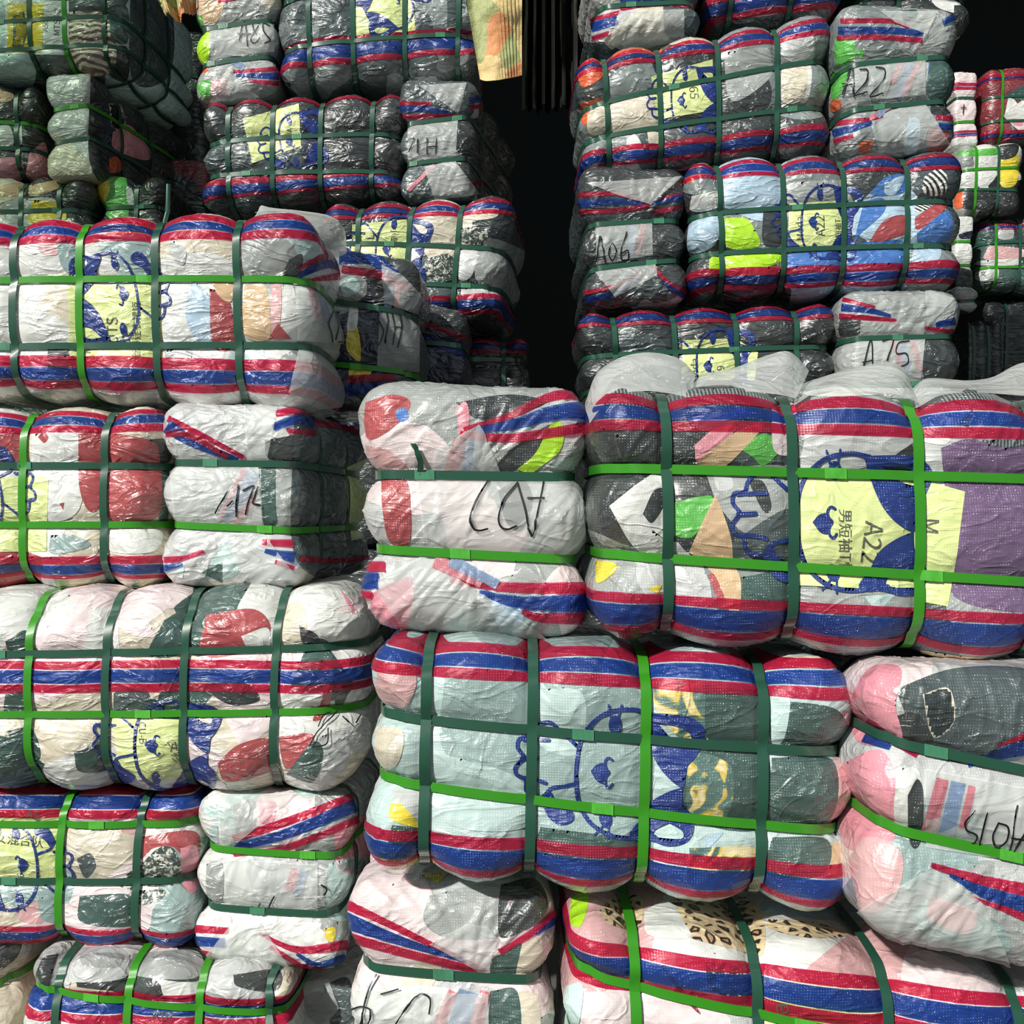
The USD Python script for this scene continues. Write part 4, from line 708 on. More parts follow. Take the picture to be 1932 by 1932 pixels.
# ---------------------------------------------------------------- left back stack
K_ = dict(strap=.0172)
bale('grey bale at the top, its right end under the hanging beige tarp',
     [(522, -130), (912, -150), (905, 150), (530, 182)], 3.95, 0.5, 'Z', 'ZZGDA', 12, seed=31, v=[(580, d), (664, d), (763, d), (866, d)], h=[(-10, -30, d), (84, 56, d)], stripes=[(.72, .765, .85, .89)],
     labelq=[(655, -60), (775, -70), (785, 72), (668, 92)], cat=((752, -6), (690, 24)), wob=1.6, **K_)
bale('black bale with a crooked yellow sheet showing a blue paw, left back stack',
     [(384, 192), (768, 178), (762, 378), (386, 408)], 3.90, 0.5, 'D', 'DDKZ', 14, seed=32, v=[(428, d), (512, d), (603, d), (700, d)], h=[(264, 246, d), (326, 318, d)], stripes=[(.04, .085, .086, .087), (.73, .79, .87, .90)], wob=2.2,
     labelq=[(458, 224), (564, 196), (568, 276), (476, 308)], cat=((545, 268), (604, 262), 1.14), texts=[('MODA', 550, 280, 10, -88)], garments=[('N', [(570, 210), (600, 205), (605, 300), (575, 312)])], **K_)
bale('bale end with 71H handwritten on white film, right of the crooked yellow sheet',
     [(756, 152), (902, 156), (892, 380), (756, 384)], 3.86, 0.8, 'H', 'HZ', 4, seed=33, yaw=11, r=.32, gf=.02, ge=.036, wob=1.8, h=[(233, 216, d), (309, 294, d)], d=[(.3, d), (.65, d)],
     garments=[('D', [(866, 225), (960, 225), (960, 290), (866, 290)]), ('D', [(860, 300), (960, 300), (960, 360), (870, 350)]), ('K', [(905, 170), (1000, 190), (1000, 400), (905, 390)])],  # the black patch at the right paints the shaded side, no garment
     bands=[('r', [(754, 194), (815, 196)], 8, 6), ('b', [(754, 205), (810, 206), (850, 216)], 12, 10), ('r', [(756, 220), (860, 218)], 8, 8), ('b', [(885, 190), (912, 184)], 12, 14), ('r', [(885, 202), (912, 200)], 8, 8), ('p', [(820, 312), (770, 360)], 8, 8), ('r', [(890, 348), (912, 346)], 8, 8)],
     flaps=[[(770, 238), (864, 230), (860, 292), (770, 304)], [(800, 316), (858, 304), (902, 366), (820, 376)], [(790, 162), (880, 158), (864, 214)]],
     ink_strokes=[1.8, [(768, 264), (782, 262), (772, 286)], [(788, 262), (788, 288)], [(806, 262), (806, 290)], [(824, 262), (822, 290)], [(806, 278), (824, 276)]], **K_)
bale('bale with flowered cloth and a yellow sheet, right under the 71H bale end',
     [(612, 384), (975, 372), (948, 604), (612, 622)], 3.80, 0.6, 'D', 'DGDZCK', 14, seed=34, yaw=6, v=[(672, d), (768, d), (860, d)], h=[(454, 466, d), (530, 538, d)], stripes=[(.05, .09, .14, .18), (.81, .85, .92, .96)], wob=1.4,
     garments=[('C', [(770, 390), (850, 380), (860, 400), (775, 420)]), ('C', [(862, 385), (930, 385), (935, 410), (865, 415)]), ('speckle', [(800, 490), (850, 480), (855, 525), (810, 530)]), ('speckle', [(870, 430), (920, 430), (910, 460), (870, 455)]), ('H', [(865, 470), (900, 470), (890, 520), (865, 525)]), ('H', [(870, 545), (935, 540), (930, 560), (875, 562)]), ('W', [(770, 440), (800, 440), (785, 510), (772, 510)])],
     labelq=[(664, 424), (768, 414), (766, 505), (662, 500)], cat=((728, 470), (796, 484), 1.2), texts=[('小连衣', 738, 430, 10, 88), ('L', 706, 452, 14, -90)], **K_)
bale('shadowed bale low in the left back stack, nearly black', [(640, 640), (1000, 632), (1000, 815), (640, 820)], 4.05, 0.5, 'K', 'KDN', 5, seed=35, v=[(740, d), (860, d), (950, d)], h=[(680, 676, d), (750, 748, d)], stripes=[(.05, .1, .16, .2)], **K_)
bale('bale end with a lime green garment on its left side and handwritten A82',
     [(370, -30), (532, -38), (526, 182), (372, 202)], 3.95, 0.75, 'H', 'HGC', 5, seed=36, r=.32, gf=.02, ge=.036, wob=1.4, h=[(54, 32, d), (121, 100, d)],
     garments=[('L', [(366, 60), (392, 56), (396, 100), (386, 120), (368, 112)]), ('F', [(366, 30), (382, 30), (380, 52), (366, 54)]), ('P', [(400, 150), (430, 150), (425, 185), (400, 180)]), ('F', [(370, 160), (395, 150), (395, 185), (380, 180)]), ('O', [(368, 128), (392, 124), (390, 136), (368, 138)]), ('B', [(375, 0), (420, 0), (410, 40), (380, 38)])],
     bands=[('r', [(440, 136), (526, 130)], 5, 9), ('b', [(445, 142), (526, 144)], 5, 14), ('r', [(470, 152), (526, 158)], 5, 9), ('s', [(430, 108), (460, 130)], 14, 14), ('r', [(410, 0), (470, -8)], 10, 10)],
     flaps=[[(396, 60), (515, 36), (515, 96), (398, 112)], [(430, 136), (500, 190), (390, 200)]],
     ink_strokes=[2.0, [(452, 78), (462, 40), (468, 88)], [(450, 66), (474, 66)], [(490, 48), (478, 42), (480, 60), (490, 72), (482, 82), (474, 76), (488, 52)], [(508, 52), (498, 48), (498, 62), (508, 76), (500, 82)]], **K_)

# ---------------------------------------------------------------- far left stack, dimmed by the added net
bale('top left corner bale with zebra striped cloth and a white sheet reading A50',
     [(-140, -80), (248, -95), (252, 142), (-140, 160)], 4.3, 0.8, 'A', 'AMZE', 8, seed=41, yaw=5, v=[(-60, d), (52, d), (118, g), (193, d)], h=[(52, 22, d), (104, 76, d)], d=[(.3, d), (.6, d)], wob=1.4,
     garments=[('M', [(0, 105), (60, 105), (60, 165), (0, 165)]), ('zebra', [(132, 22), (195, 20), (215, 60), (215, 130), (160, 140), (132, 90)]), ('E', [(205, 15), (240, 15), (240, 80), (210, 70)]), ('Z', [(245, -20), (320, 10), (320, 140), (250, 150)]), ('D', [(200, 90), (240, 90), (240, 150), (205, 140)]), ('+Y', [(16, 8), (82, 8), (80, 98), (14, 100)]), ('+E', [(26, 30), (46, 22), (52, 60), (44, 92), (24, 90)])],
     labelq=[(10, 0), (130, 2), (130, 104), (10, 102)], plainlabel='dfe6e0', texts=[('A50', 90, 60, 9, -88), ('MTSS-2', 112, 68, 11, -88)], **K_)
bale('milky white bale end with a shaded side showing pink cloth, under the zebra cloth bale',
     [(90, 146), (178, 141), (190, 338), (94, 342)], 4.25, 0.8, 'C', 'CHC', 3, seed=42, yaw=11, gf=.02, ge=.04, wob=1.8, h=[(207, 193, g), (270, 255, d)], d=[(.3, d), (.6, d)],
     garments=[('K', [(170, 130), (380, 150), (380, 330), (185, 340)]), ('N', [(190, 200), (205, 200), (210, 300), (195, 300)]), ('J', [(212, 250), (240, 235), (262, 255), (286, 290), (270, 302), (215, 280)]), ('O', [(205, 300), (220, 296), (232, 318), (208, 326)]), ('C', [(205, 195), (228, 200), (236, 240), (212, 240)]), ('X', [(290, 190), (380, 220), (375, 240), (300, 210)])], **K_)  # black over the whole right side is shade painted as cloth
bale('black bale with a bright pink garment at its foot on the left edge',
     [(-160, 165), (86, 160), (92, 345), (-160, 352)], 4.35, 0.5, 'K', 'KKD', 5, seed=43, v=[(-60, d), (28, d)], h=[(230, 228, g), (280, 276, d)], wob=2.0,
     garments=[('J', [(-10, 300), (30, 298), (48, 330), (20, 350), (-10, 350)]), ('J', [(55, 290), (85, 270), (90, 340), (50, 345)]), ('H', [(0, 235), (20, 240), (25, 275), (0, 276)]), ('W', [(32, 230), (40, 232), (42, 270), (34, 268)]), ('B', [(0, 170), (25, 178), (20, 190), (0, 192)])], **K_)
bale('bale with orange and white printed sheets peeping over the top left striped bale',
     [(-110, 342), (182, 332), (182, 530), (-110, 530)], 4.3, 0.5, 'D', 'DCK', 5, seed=44, v=[(-50, d), (36, d), (108, d)], h=[(402, 392, d), (470, 462, d)], wob=1.6,
     garments=[('H', [(5, 385), (45, 380), (60, 430), (5, 430)]), ('H', [(42, 375), (105, 378), (110, 440), (40, 440)]), ('Y', [(60, 378), (102, 380), (104, 396), (62, 392)]), ('Y', [(56, 400), (118, 396), (118, 420), (58, 420)]), ('B', [(0, 350), (40, 345), (42, 365), (0, 372)]), ('B', [(55, 350), (110, 340), (118, 352), (60, 370)]), ('K', [(122, 340), (180, 335), (180, 380), (126, 378)])], **K_)
bale('dark bale with a vivid green cloth and a scrap of yellow note paper',
     [(184, 334), (318, 336), (322, 530), (184, 530)], 4.35, 0.6, 'K', 'KDN', 3, seed=45, v=[(255, d)], h=[(392, 386, d)], wob=1.5,
     garments=[('F', [(192, 335), (235, 328), (240, 420), (196, 400)]), ('Y', [(182, 355), (196, 340), (208, 350), (196, 382), (178, 370)]), ('W', [(238, 350), (250, 360), (252, 390), (240, 380)])], **K_)
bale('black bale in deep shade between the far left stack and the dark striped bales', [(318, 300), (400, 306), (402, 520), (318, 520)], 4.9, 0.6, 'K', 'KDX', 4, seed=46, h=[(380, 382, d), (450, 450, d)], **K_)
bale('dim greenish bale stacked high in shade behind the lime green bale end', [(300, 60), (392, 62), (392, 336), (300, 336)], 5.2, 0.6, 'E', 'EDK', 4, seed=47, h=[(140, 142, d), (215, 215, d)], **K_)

# ---------------------------------------------------------------- right back stack
bale('bale end in crumpled grey film at the top left of the right back stack',
     [(1110, -140), (1325, -150), (1320, 74), (1118, 104)], 3.70, 0.7, 'C', 'CHZ', 5, seed=51, gf=.02, ge=.036, wob=2.0, h=[(-60, -66, d), (8, -2, d)],
     bands=[('r', [(1114, 38), (1170, 24)], 7, 8), ('b', [(1116, 52), (1165, 38)], 18, 16), ('r', [(1118, 72), (1150, 62)], 8, 8), ('r', [(1170, 18), (1230, 8), (1300, 12)], 8, 8), ('b', [(1170, 4), (1290, -6)], 12, 12)], flaps=[[(1168, 22), (1290, 20), (1290, 70), (1180, 100), (1150, 80)]], garments=[('Z', [(1250, 0), (1320, 0), (1320, 70), (1260, 70)])], **K_)
bale('bale with a rose pink garment at the very top of the right back stack',
     [(1325, -200), (1592, -215), (1585, 34), (1322, 66)], 3.78, 0.5, 'D', 'DZ', 5, seed=52, v=[(1384, d), (1500, d)], h=[(-110, -120, d), (-40, -55, d)], stripes=[(.8, .845, .92, .96)], garments=[('J', [(1385, -40), (1490, -45), (1490, 16), (1400, 28)]), ('J', [(1505, -20), (1520, -20), (1520, 10), (1505, 10)])], **K_)
bale('dark bale with a tuft of white film at the very top right, behind another bale', [(1596, -210), (1832, -210), (1826, 78), (1596, 66)], 4.15, 0.5, 'K', 'KD', 4, seed=53, v=[(1700, d)], h=[(-70, -70, d), (-10, -10, d)], garments=[('W', [(1750, -10), (1800, -5), (1815, 25), (1770, 15)]), ('D', [(1800, 10), (1830, 15), (1828, 70), (1800, 66)])], **K_)
bale('tilted bale with orange garments and a yellow sheet marked 65, right back stack',
     [(1082, 112), (1566, 26), (1562, 300), (1096, 345)], 3.62, 0.5, 'Z', 'ZDGZA', 16, seed=54, v=[(1146, d), (1246, d), (1357, d), (1468, d)], h=[(196, 100, d), (258, 190, d)], stripes=[(.07, .105, .155, .195), (.8, .84, .905, .935)], wob=1.3,
     garments=[('O', [(1085, 120), (1130, 110), (1140, 140), (1100, 165)]), ('O', [(1095, 195), (1135, 185), (1130, 215), (1100, 235)]), ('C', [(1108, 215), (1145, 190), (1148, 245), (1112, 252)]), ('O', [(1160, 95), (1240, 88), (1240, 104), (1160, 118)]), ('C', [(1152, 190), (1232, 168), (1242, 190), (1240, 240), (1155, 250)]), ('W', [(1182, 262), (1200, 255), (1215, 290), (1185, 292)]), ('C', [(1220, 242), (1245, 238), (1245, 285), (1228, 290)]), ('G', [(1365, 100), (1440, 90), (1455, 110), (1450, 150), (1380, 190)]), ('D', [(1365, 170), (1440, 140), (1450, 200), (1370, 250)]), ('J', [(1440, 140), (1450, 132), (1452, 148), (1440, 150)]), ('H', [(1475, 60), (1530, 60), (1530, 115), (1480, 110)]), ('C', [(1475, 122), (1520, 120), (1515, 185), (1475, 190)]), ('W', [(1495, 124), (1530, 126), (1525, 185), (1505, 188)]), ('C', [(1260, 70), (1340, 70), (1340, 82), (1265, 85)])],
     labelq=[(1228, 145), (1344, 112), (1346, 208), (1240, 226)], cat=((1284, 190), (1348, 194), 1.27), texts=[('65', 1300, 164, 16, 85), ('da', 1338, 172, 13, 85)], **K_)
bale('bale end with A22 handwritten in marker, green cloth at its left side',
     [(1570, 14), (1803, 22), (1794, 292), (1572, 304)], 3.55, 0.75, 'G', 'GHGA', 6, seed=55, gf=.022, ge=.038, wob=1.7, h=[(120, 100, d), (206, 184, d)],
     garments=[('F', [(1575, 75), (1608, 72), (1612, 110), (1578, 122)]), ('F', [(1568, 140), (1600, 125), (1590, 170), (1570, 190)]), ('F', [(1612, 92), (1630, 95), (1625, 115)]), ('E', [(1755, 110), (1800, 110), (1796, 180), (1750, 182)]), ('U', [(1752, 115), (1775, 115), (1770, 150), (1752, 150)]), ('O', [(1568, 190), (1585, 188), (1585, 205), (1568, 210)]), ('O', [(1620, 270), (1645, 265), (1640, 285), (1622, 288)]), ('R', [(1755, 240), (1790, 250), (1785, 280), (1750, 285)]), ('S', [(1715, 220), (1735, 230), (1730, 285), (1705, 285)]), ('K', [(1756, 190), (1795, 190), (1790, 215), (1758, 215)]), ('E', [(1700, 20), (1730, 20), (1725, 40), (1705, 40)])],
     bands=[('r', [(1586, 40), (1680, 40), (1715, 52)], 9, 7), ('b', [(1582, 58), (1680, 58), (1742, 64)], 15, 10), ('r', [(1580, 72), (1650, 70), (1740, 76)], 9, 9), ('p', [(1705, 108), (1680, 160)], 10, 10), ('s', [(1722, 108), (1690, 185)], 15, 15), ('p', [(1738, 108), (1705, 180)], 10, 10), ('r', [(1572, 234), (1640, 226), (1665, 220)], 9, 6), ('b', [(1572, 252), (1645, 232)], 14, 8), ('r', [(1574, 266), (1610, 256)], 8, 6), ('r', [(1765, 222), (1796, 224)], 9, 9), ('b', [(1770, 238), (1795, 240)], 12, 12), ('b', [(1778, 44), (1800, 32)], 10, 12), ('p', [(1690, 196), (1640, 226)], 9, 9), ('s', [(1676, 198), (1655, 222)], 10, 10)],
     flaps=[[(1612, 112), (1745, 106), (1745, 178), (1615, 192)], [(1660, 22), (1768, 24), (1748, 66), (1690, 44)], [(1640, 225), (1740, 190), (1790, 270), (1660, 292)]],
     ink_strokes=[2.4, [(1592, 178), (1608, 128), (1610, 178)], [(1592, 160), (1612, 156)], [(1622, 134), (1636, 136), (1632, 156), (1612, 180), (1634, 174)], [(1652, 130), (1668, 134), (1664, 154), (1640, 182), (1664, 176)]], **K_)
bale('bale end with handwritten A06 on white film at the left of the right back stack',
     [(1090, 318), (1294, 322), (1296, 574), (1102, 586)], 3.56, 0.75, 'Z', 'ZDG', 5, seed=56, gf=.022, ge=.038, wob=1.8, h=[(421, 412, d), (506, 486, d)],
     garments=[('D', [(1230, 418), (1282, 412), (1280, 478), (1230, 484)]), ('D', [(1235, 490), (1290, 490), (1290, 540), (1240, 530)]), ('D', [(1098, 430), (1124, 425), (1120, 490), (1100, 492)])],
     bands=[('r', [(1092, 368), (1165, 366), (1220, 384)], 9, 8), ('b', [(1092, 384), (1170, 380), (1225, 386)], 16, 6), ('r', [(1094, 400), (1170, 396), (1225, 388)], 9, 8), ('r', [(1250, 375), (1288, 368)], 9, 9), ('b', [(1230, 384), (1288, 372)], 5, 12), ('r', [(1232, 400), (1288, 390)], 9, 9), ('s', [(1195, 428), (1190, 478)], 14, 12), ('p', [(1214, 424), (1202, 478)], 9, 9), ('r', [(1104, 552), (1160, 540), (1205, 515)], 8, 4), ('b', [(1106, 566), (1160, 552), (1196, 528)], 12, 5), ('r', [(1232, 505), (1262, 535), (1294, 550)], 6, 9), ('b', [(1250, 532), (1294, 562)], 5, 10)],
     flaps=[[(1124, 424), (1230, 418), (1232, 480), (1126, 498)], [(1120, 510), (1235, 494), (1240, 520), (1160, 560)], [(1105, 345), (1285, 335), (1228, 386), (1170, 370)]],
     ink_strokes=[2.2, [(1126, 492), (1132, 448), (1142, 494)], [(1124, 486), (1142, 484)], [(1152, 464), (1148, 480), (1156, 490), (1162, 474), (1156, 460), (1152, 464)], [(1182, 440), (1172, 470), (1172, 488), (1184, 488), (1184, 472), (1172, 478)]], **K_)
bale('bale with lime green and bright blue garments, yellow sheet marked A22 and a cat emblem',
     [(1288, 304), (1812, 286), (1804, 552), (1298, 568)], 3.52, 0.5, 'Z', 'ZAAZDS', 16, seed=57, v=[(1362, d), (1480, d), (1594, d), (1714, d)], h=[(400, 372, d), (476, 457, d)], stripes=[(.045, .08, .14, .175), (.81, .86, .92, .955)],
     garments=[('S', [(1300, 410), (1355, 400), (1350, 460), (1300, 475)]), ('O', [(1292, 320), (1325, 315), (1320, 335), (1295, 345)]), ('W', [(1305, 370), (1355, 362), (1352, 392), (1305, 398)]), ('L', [(1366, 412), (1405, 412), (1422, 430), (1432, 464), (1372, 466)]), ('L', [(1338, 490), (1360, 475), (1450, 472), (1474, 478), (1472, 494), (1425, 510), (1368, 520), (1340, 518)]), ('R', [(1380, 516), (1470, 502), (1474, 525), (1375, 530)]), ('S', [(1366, 372), (1390, 368), (1400, 385), (1366, 394)]), ('D', [(1440, 395), (1474, 390), (1474, 460), (1440, 458)]),
               ('G', [(1490, 345), (1585, 340), (1585, 360), (1490, 380)]), ('U', [(1488, 470), (1590, 468), (1590, 510), (1490, 508)]), ('U', [(1640, 365), (1670, 335), (1706, 330), (1706, 362), (1660, 370)]), ('S', [(1668, 345), (1705, 332), (1690, 365), (1670, 366)]), ('U', [(1600, 470), (1640, 455), (1706, 456), (1706, 500), (1600, 510)]), ('U', [(1630, 380), (1665, 374), (1668, 400), (1625, 440), (1612, 455)]), ('R', [(1640, 455), (1670, 415), (1708, 408), (1708, 440), (1690, 448), (1660, 456)]), ('chevron', [(1742, 335), (1770, 318), (1786, 330), (1782, 365), (1745, 366)]), ('chevron', [(1730, 378), (1768, 374), (1770, 386), (1728, 400)]), ('R', [(1726, 410), (1775, 380), (1790, 385), (1750, 425), (1728, 432)]), ('U', [(1730, 440), (1780, 400), (1796, 410), (1790, 452), (1735, 456)]), ('S', [(1724, 465), (1770, 462), (1770, 490), (1724, 500)]), ('K', [(1694, 418), (1708, 408), (1710, 420), (1700, 425)])],
     labelq=[(1488, 384), (1588, 378), (1590, 462), (1488, 478)], cat=((1532, 418), (1606, 430), 1.22), texts=[('Moda', 1516, 454, 13, -92), ('A22', 1556, 446, 17, -92), ('短袖T', 1586, 448, 10, -92)], **K_)
bale('black bale with a yellow sheet marked 6, above the milky film humps',
     [(1088, 590), (1574, 572), (1572, 795), (1102, 802)], 3.54, 0.5, 'D', 'DDZDK', 14, seed=58, v=[(1164, d), (1276, d), (1392, d), (1506, d)], h=[(670, 650, d), (735, 725, d)], stripes=[(.015, .05, .115, .155)], wob=1.8,
     labelq=[(1288, 642), (1388, 638), (1430, 665), (1424, 718), (1286, 716)], cat=((1334, 690), (1408, 696), 1.2), texts=[('Moda', 1318, 722, 13, -92), ('6', 1352, 690, 13, 85), ('仔裤', 1384, 668, 11, 85)], **K_)
bale('bale end with A75 handwritten under folded grey film, right back stack',
     [(1576, 550), (1808, 550), (1804, 795), (1578, 795)], 3.48, 0.75, 'Z', 'ZDG', 5, seed=59, gf=.02, ge=.036, wob=1.8, h=[(638, 632, d), (725, 722, d)],
     garments=[('D', [(1745, 640), (1800, 640), (1800, 720), (1745, 720)]), ('D', [(1585, 600), (1625, 605), (1620, 630), (1585, 632)])],
     bands=[('r', [(1590, 565), (1650, 580)], 8, 5), ('b', [(1588, 580), (1640, 586), (1680, 596)], 14, 6), ('r', [(1584, 596), (1640, 600), (1690, 606)], 9, 9), ('b', [(1765, 612), (1802, 606)], 10, 14), ('r', [(1745, 618), (1802, 626)], 6, 9), ('p', [(1682, 640), (1700, 690)], 9, 9), ('s', [(1700, 650), (1715, 700)], 14, 14), ('p', [(1720, 640), (1736, 700)], 10, 10)],
     flaps=[[(1615, 645), (1745, 640), (1735, 720), (1612, 720)], [(1745, 545), (1800, 565), (1748, 616)], [(1624, 604), (1742, 610), (1742, 630), (1622, 632)]],
     ink_strokes=[2.4, [(1628, 690), (1642, 644), (1646, 690)], [(1626, 684), (1646, 680)], [(1664, 646), (1684, 642), (1672, 680)], [(1714, 646), (1694, 650), (1690, 668), (1708, 668), (1712, 684), (1696, 692)]], **K_)

# ---------------------------------------------------------------- far right stack, deep in the hall
far = dict(strap=.0172, near=False, ge=.026, gf=.010)
bale('slim white wrapped bale end, uppermost of the far right stacks', [(1796, 136), (1842, 138), (1844, 276), (1796, 280)], 6.9, 0.7, 'Q', 'QW', 2, seed=61, h=[(184, 184, d), (230, 228, g)], stripes=[(.16, .2, .21, .25), (.8, .83, .86, .88)], ink_strokes=[1.6, [(1818, 198), (1816, 215)], [(1812, 204), (1822, 204)]], wob=2.0, **far)
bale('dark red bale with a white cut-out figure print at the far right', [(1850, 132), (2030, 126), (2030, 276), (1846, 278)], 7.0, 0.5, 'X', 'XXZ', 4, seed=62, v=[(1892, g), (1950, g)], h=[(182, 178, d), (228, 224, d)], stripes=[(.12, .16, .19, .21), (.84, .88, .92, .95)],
     garments=[('W', [(1896, 215), (1905, 180), (1920, 195), (1932, 190), (1945, 230), (1930, 250), (1896, 222)]), ('E', [(1896, 180), (1935, 160), (1960, 180), (1925, 190)]), ('J', [(1910, 228), (1930, 226), (1928, 238), (1912, 236)])], **far)
bale('bale of white, yellow and black clothes deep at the right, below the dark red bale', [(1802, 274), (1928, 270), (1922, 408), (1798, 414)], 6.7, 0.5, 'W', 'WGKH', 5, seed=63, v=[(1842, g), (1884, d)], h=[(320, 314, g), (356, 358, d)],
     garments=[('Y', [(1888, 300), (1920, 290), (1918, 345), (1888, 350)]), ('K', [(1886, 275), (1920, 272), (1915, 295), (1886, 300)]), ('K', [(1820, 360), (1876, 358), (1876, 392), (1815, 392)]), ('O', [(1800, 365), (1816, 362), (1816, 390), (1802, 392)]), ('W', [(1812, 320), (1840, 318), (1838, 354), (1810, 352)]), ('F', [(1810, 285), (1880, 280), (1880, 292), (1810, 294)])], texts=[('CI', 1822, 338, 6, 0)], **far)
bale('green and salmon pink bale below the white and yellow one at the right edge', [(1840, 412), (2000, 410), (1996, 562), (1840, 548)], 6.8, 0.5, 'E', 'EDE', 4, seed=64, v=[(1880, g), (1925, d)], h=[(458, 452, d), (503, 503, g)], stripes=[(.1, .14, .18, .2)],
     garments=[('P', [(1862, 470), (1875, 464), (1930, 470), (1928, 486), (1860, 490)]), ('H', [(1842, 505), (1880, 502), (1880, 528), (1842, 528)]), ('H', [(1884, 430), (1910, 430), (1910, 450), (1884, 450)]), ('W', [(1845, 492), (1920, 488), (1920, 500), (1845, 500)])], texts=[('女', 1850, 520, 8, 0)], **far)
bale('white crinkled bale end in three lobes between the lime-blue bale and the green bale', [(1798, 408), (1836, 408), (1834, 545), (1798, 548)], 6.6, 0.7, 'H', 'HWD', 2, seed=65, h=[(455, 455, g), (500, 500, g)], wob=2.4, garments=[('N', [(1808, 442), (1834, 436), (1830, 450), (1812, 450)])], **far)
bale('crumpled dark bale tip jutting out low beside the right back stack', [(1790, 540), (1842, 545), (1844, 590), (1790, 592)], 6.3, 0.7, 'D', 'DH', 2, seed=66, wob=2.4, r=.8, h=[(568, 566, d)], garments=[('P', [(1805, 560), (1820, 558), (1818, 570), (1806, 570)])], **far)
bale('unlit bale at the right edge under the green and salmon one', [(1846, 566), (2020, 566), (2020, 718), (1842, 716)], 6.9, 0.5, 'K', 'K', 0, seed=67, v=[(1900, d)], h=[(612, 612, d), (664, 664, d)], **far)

# ---------------------------------------------------------------- hanging tarps and curtain
def sheet(label, cat, top, bot, depth, mat, folds, thick=0.004, name='hanging_tarp', amp=0.03, ragged=0.0, seed=0):
    m, R = 60, 40
    A, B = spline(top, 10), spline(bot, 10)
    A = A[np.linspace(0, len(A) - 1, m).astype(int)]; B = B[np.linspace(0, len(B) - 1, m).astype(int)]
    V = []
    for k in range(R):
        f = k / (R - 1)
        for i in range(m):
            w = unproject(A[i] * (1 - f) + B[i] * f, depth)
            q = np.array([w[0] * folds, f * 1.5, seed])
            w[1] += amp * (math.sin(i / m * 6.3 * folds / 6 + 1.2 * f) + 2 * (meshkit.fbm(q[None] * [1, 2.2, 1], 3, seed)[0] - .5))
            w[2] += ragged * (meshkit.noise(np.array([[i * .7, f, seed]]))[0] - .5) * f
            V.append(w)
    V = np.array(V)
    i, j = np.meshgrid(np.arange(R - 1), np.arange(m - 1), indexing='ij'); i, j = i.ravel(), j.ravel()
    q = np.stack([i * m + j, (i + 1) * m + j, (i + 1) * m + j + 1, i * m + j + 1], 1)
    T = np.vstack([q[:, [0, 1, 2]], q[:, [0, 2, 3]]])
    W = V + [0, thick, 0]
    e = np.concatenate([np.arange(m - 1), np.arange(1, R) * m - 1, (R - 1) * m + np.arange(m - 1, 0, -1), np.arange(R - 1, 0, -1) * m])
    n = len(V); e2 = np.roll(e, -1)
    S = np.vstack([np.stack([e, e2, e2 + n], 1), np.stack([e, e2 + n, e + n], 1)])
    t = thing(name, label, cat, (V[:, 0].mean(), V[:, 1].mean(), V[:, 2].min()))
    part(t, 'sheet', np.vstack([V, W]), np.vstack([T, T[:, ::-1] + n, S]), mat, smooth=50)
    return t
def tarp_look():
    if 'beige_tarp' in LOOK: return LOOK['beige_tarp']
    n = {'g': ('geometry', {}), 'v': ('voronoi_texture', {'scale': 9.0}), 'r': ('rgb_ramp', {'ramp': [(0, hexc('cdb57c')), (.55, hexc('cdb57c')), (.56, hexc('c98a58')), (.75, hexc('9aa06a')), (1, hexc('d8c48e'))], 'interpolate': False}),
         's': ('separate_color', {}), 'n': ('noise_texture', {'scale': 30.0, 'detail': 4.0}), 'b': ('bump', {'strength': .7, 'distance': .012}), 'p': ('principled_bsdf', {'roughness': .6})}
    LOOK['beige_tarp'] = usdkit.material(stage, '/World/Looks/beige_tarp', n, [('g.position', 'v.vector'), ('v.color', 's.color'), ('s.r', 'r.fac'), ('r.color', 'p.base_color'), ('g.position', 'n.vector'), ('n.fac', 'b.height'), ('b.normal', 'p.normal')], 'p.BSDF')
    return LOOK['beige_tarp']
sheet('large crumpled beige tarp with orange patches hanging down at the top', 'tarp', [(872, -40), (910, -42), (985, -40)], [(905, 145), (935, 157), (985, 138)], 3.72, tarp_look(), 6, amp=.022, seed=2)
sheet('small corner of beige tarp hanging at the top left of the lime green bale end', 'tarp', [(280, -40), (320, -42), (372, -40)], [(305, 20), (340, 38), (372, 12)], 3.9, tarp_look(), 14, seed=5)
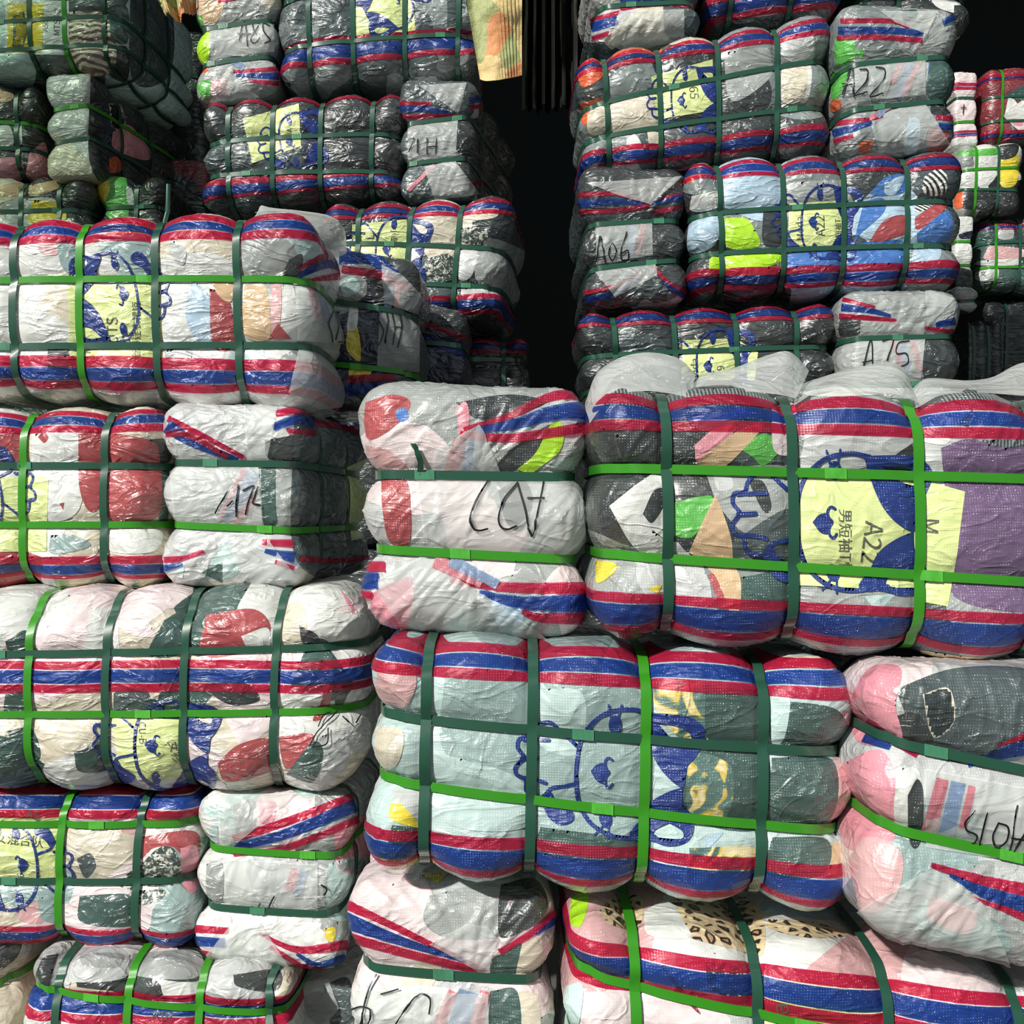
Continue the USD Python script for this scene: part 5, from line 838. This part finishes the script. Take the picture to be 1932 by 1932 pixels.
sheet('dim brown corrugated sheet hanging in the dark gap between the two back stacks', 'sheet', [(985, -60), (1040, -60), (1110, -60)], [(985, 205), (1040, 208), (1110, 200)], 6.5, plain('brown_sheet', '14110d', .8), 40, amp=.05, ragged=.05, seed=7)

# ---------------------------------------------------------------- rows out of sight: some carry the stacks, some are added for shade
def carry(label, x0, x1, y, depth, top, n, group, floor=0.0):
    hgt = (top - floor) / n
    for k in range(n):
        z0 = floor + k * hgt
        q = [(CX + F * x / y, CY - F * (z - EYE[2]) / y) for x, z in ((x0, z0 + hgt - .004), (x1, z0 + hgt - .004), (x1, z0 + .004), (x0, z0 + .004))]
        w = (x0 + x1) / 2
        b = Bale(q, y, depth, cell=40, v=[(CX + F * (x0 + (x1 - x0) * f) / y, d) for f in (.3, .7)], seed=k, strap=.0172)
        t = thing('clothing_bale', label, 'bale', (b.C[:, 0].mean(), y + depth / 2, b.low), group)
        part(t, 'wrapped_bundle', b.pos, b.T, film('D', False), b.nrm)
        for i in range(2): part(t, 'strap', *b.loop('v', i, .006, b.sw, .001), strap_look('d'), smooth=35)

G_ = 'dark plain bales low in the rows that carry the back stacks'
carry('plain dark bale low in the rows that carry the back stacks', 0.24, 0.83, 3.62, 0.5, 1.62, 4, G_)
carry('plain dark bale low in the rows that carry the back stacks', 0.85, 1.44, 3.62, 0.5, 1.62, 4, G_)
carry('plain dark bale low in the rows that carry the back stacks', -0.66, 0.04, 4.1, 0.5, 1.62, 4, G_)
carry('plain dark bale low in the rows that carry the back stacks', -2.2, -1.1, 4.4, 0.5, 2.26, 5, G_)
carry('plain dark bale low in the rows that carry the back stacks', 2.95, 3.9, 6.95, 0.6, 2.18, 5, G_)
carry('plain dark bale low in the rows that carry the back stacks', 2.7, 2.92, 6.35, 0.6, 2.5, 6, G_)

H_ = 'unseen bales added above the right back stack to shade the far right'  # rows added out of view so the far right stack falls in shadow
carry('unseen bale added above the right back stack to shade the far right', 0.27, 0.88, 3.75, 0.5, 5.1, 4, H_, 3.62)
carry('unseen bale added above the right back stack to shade the far right', 0.90, 1.50, 3.75, 0.5, 5.1, 4, H_, 3.62)
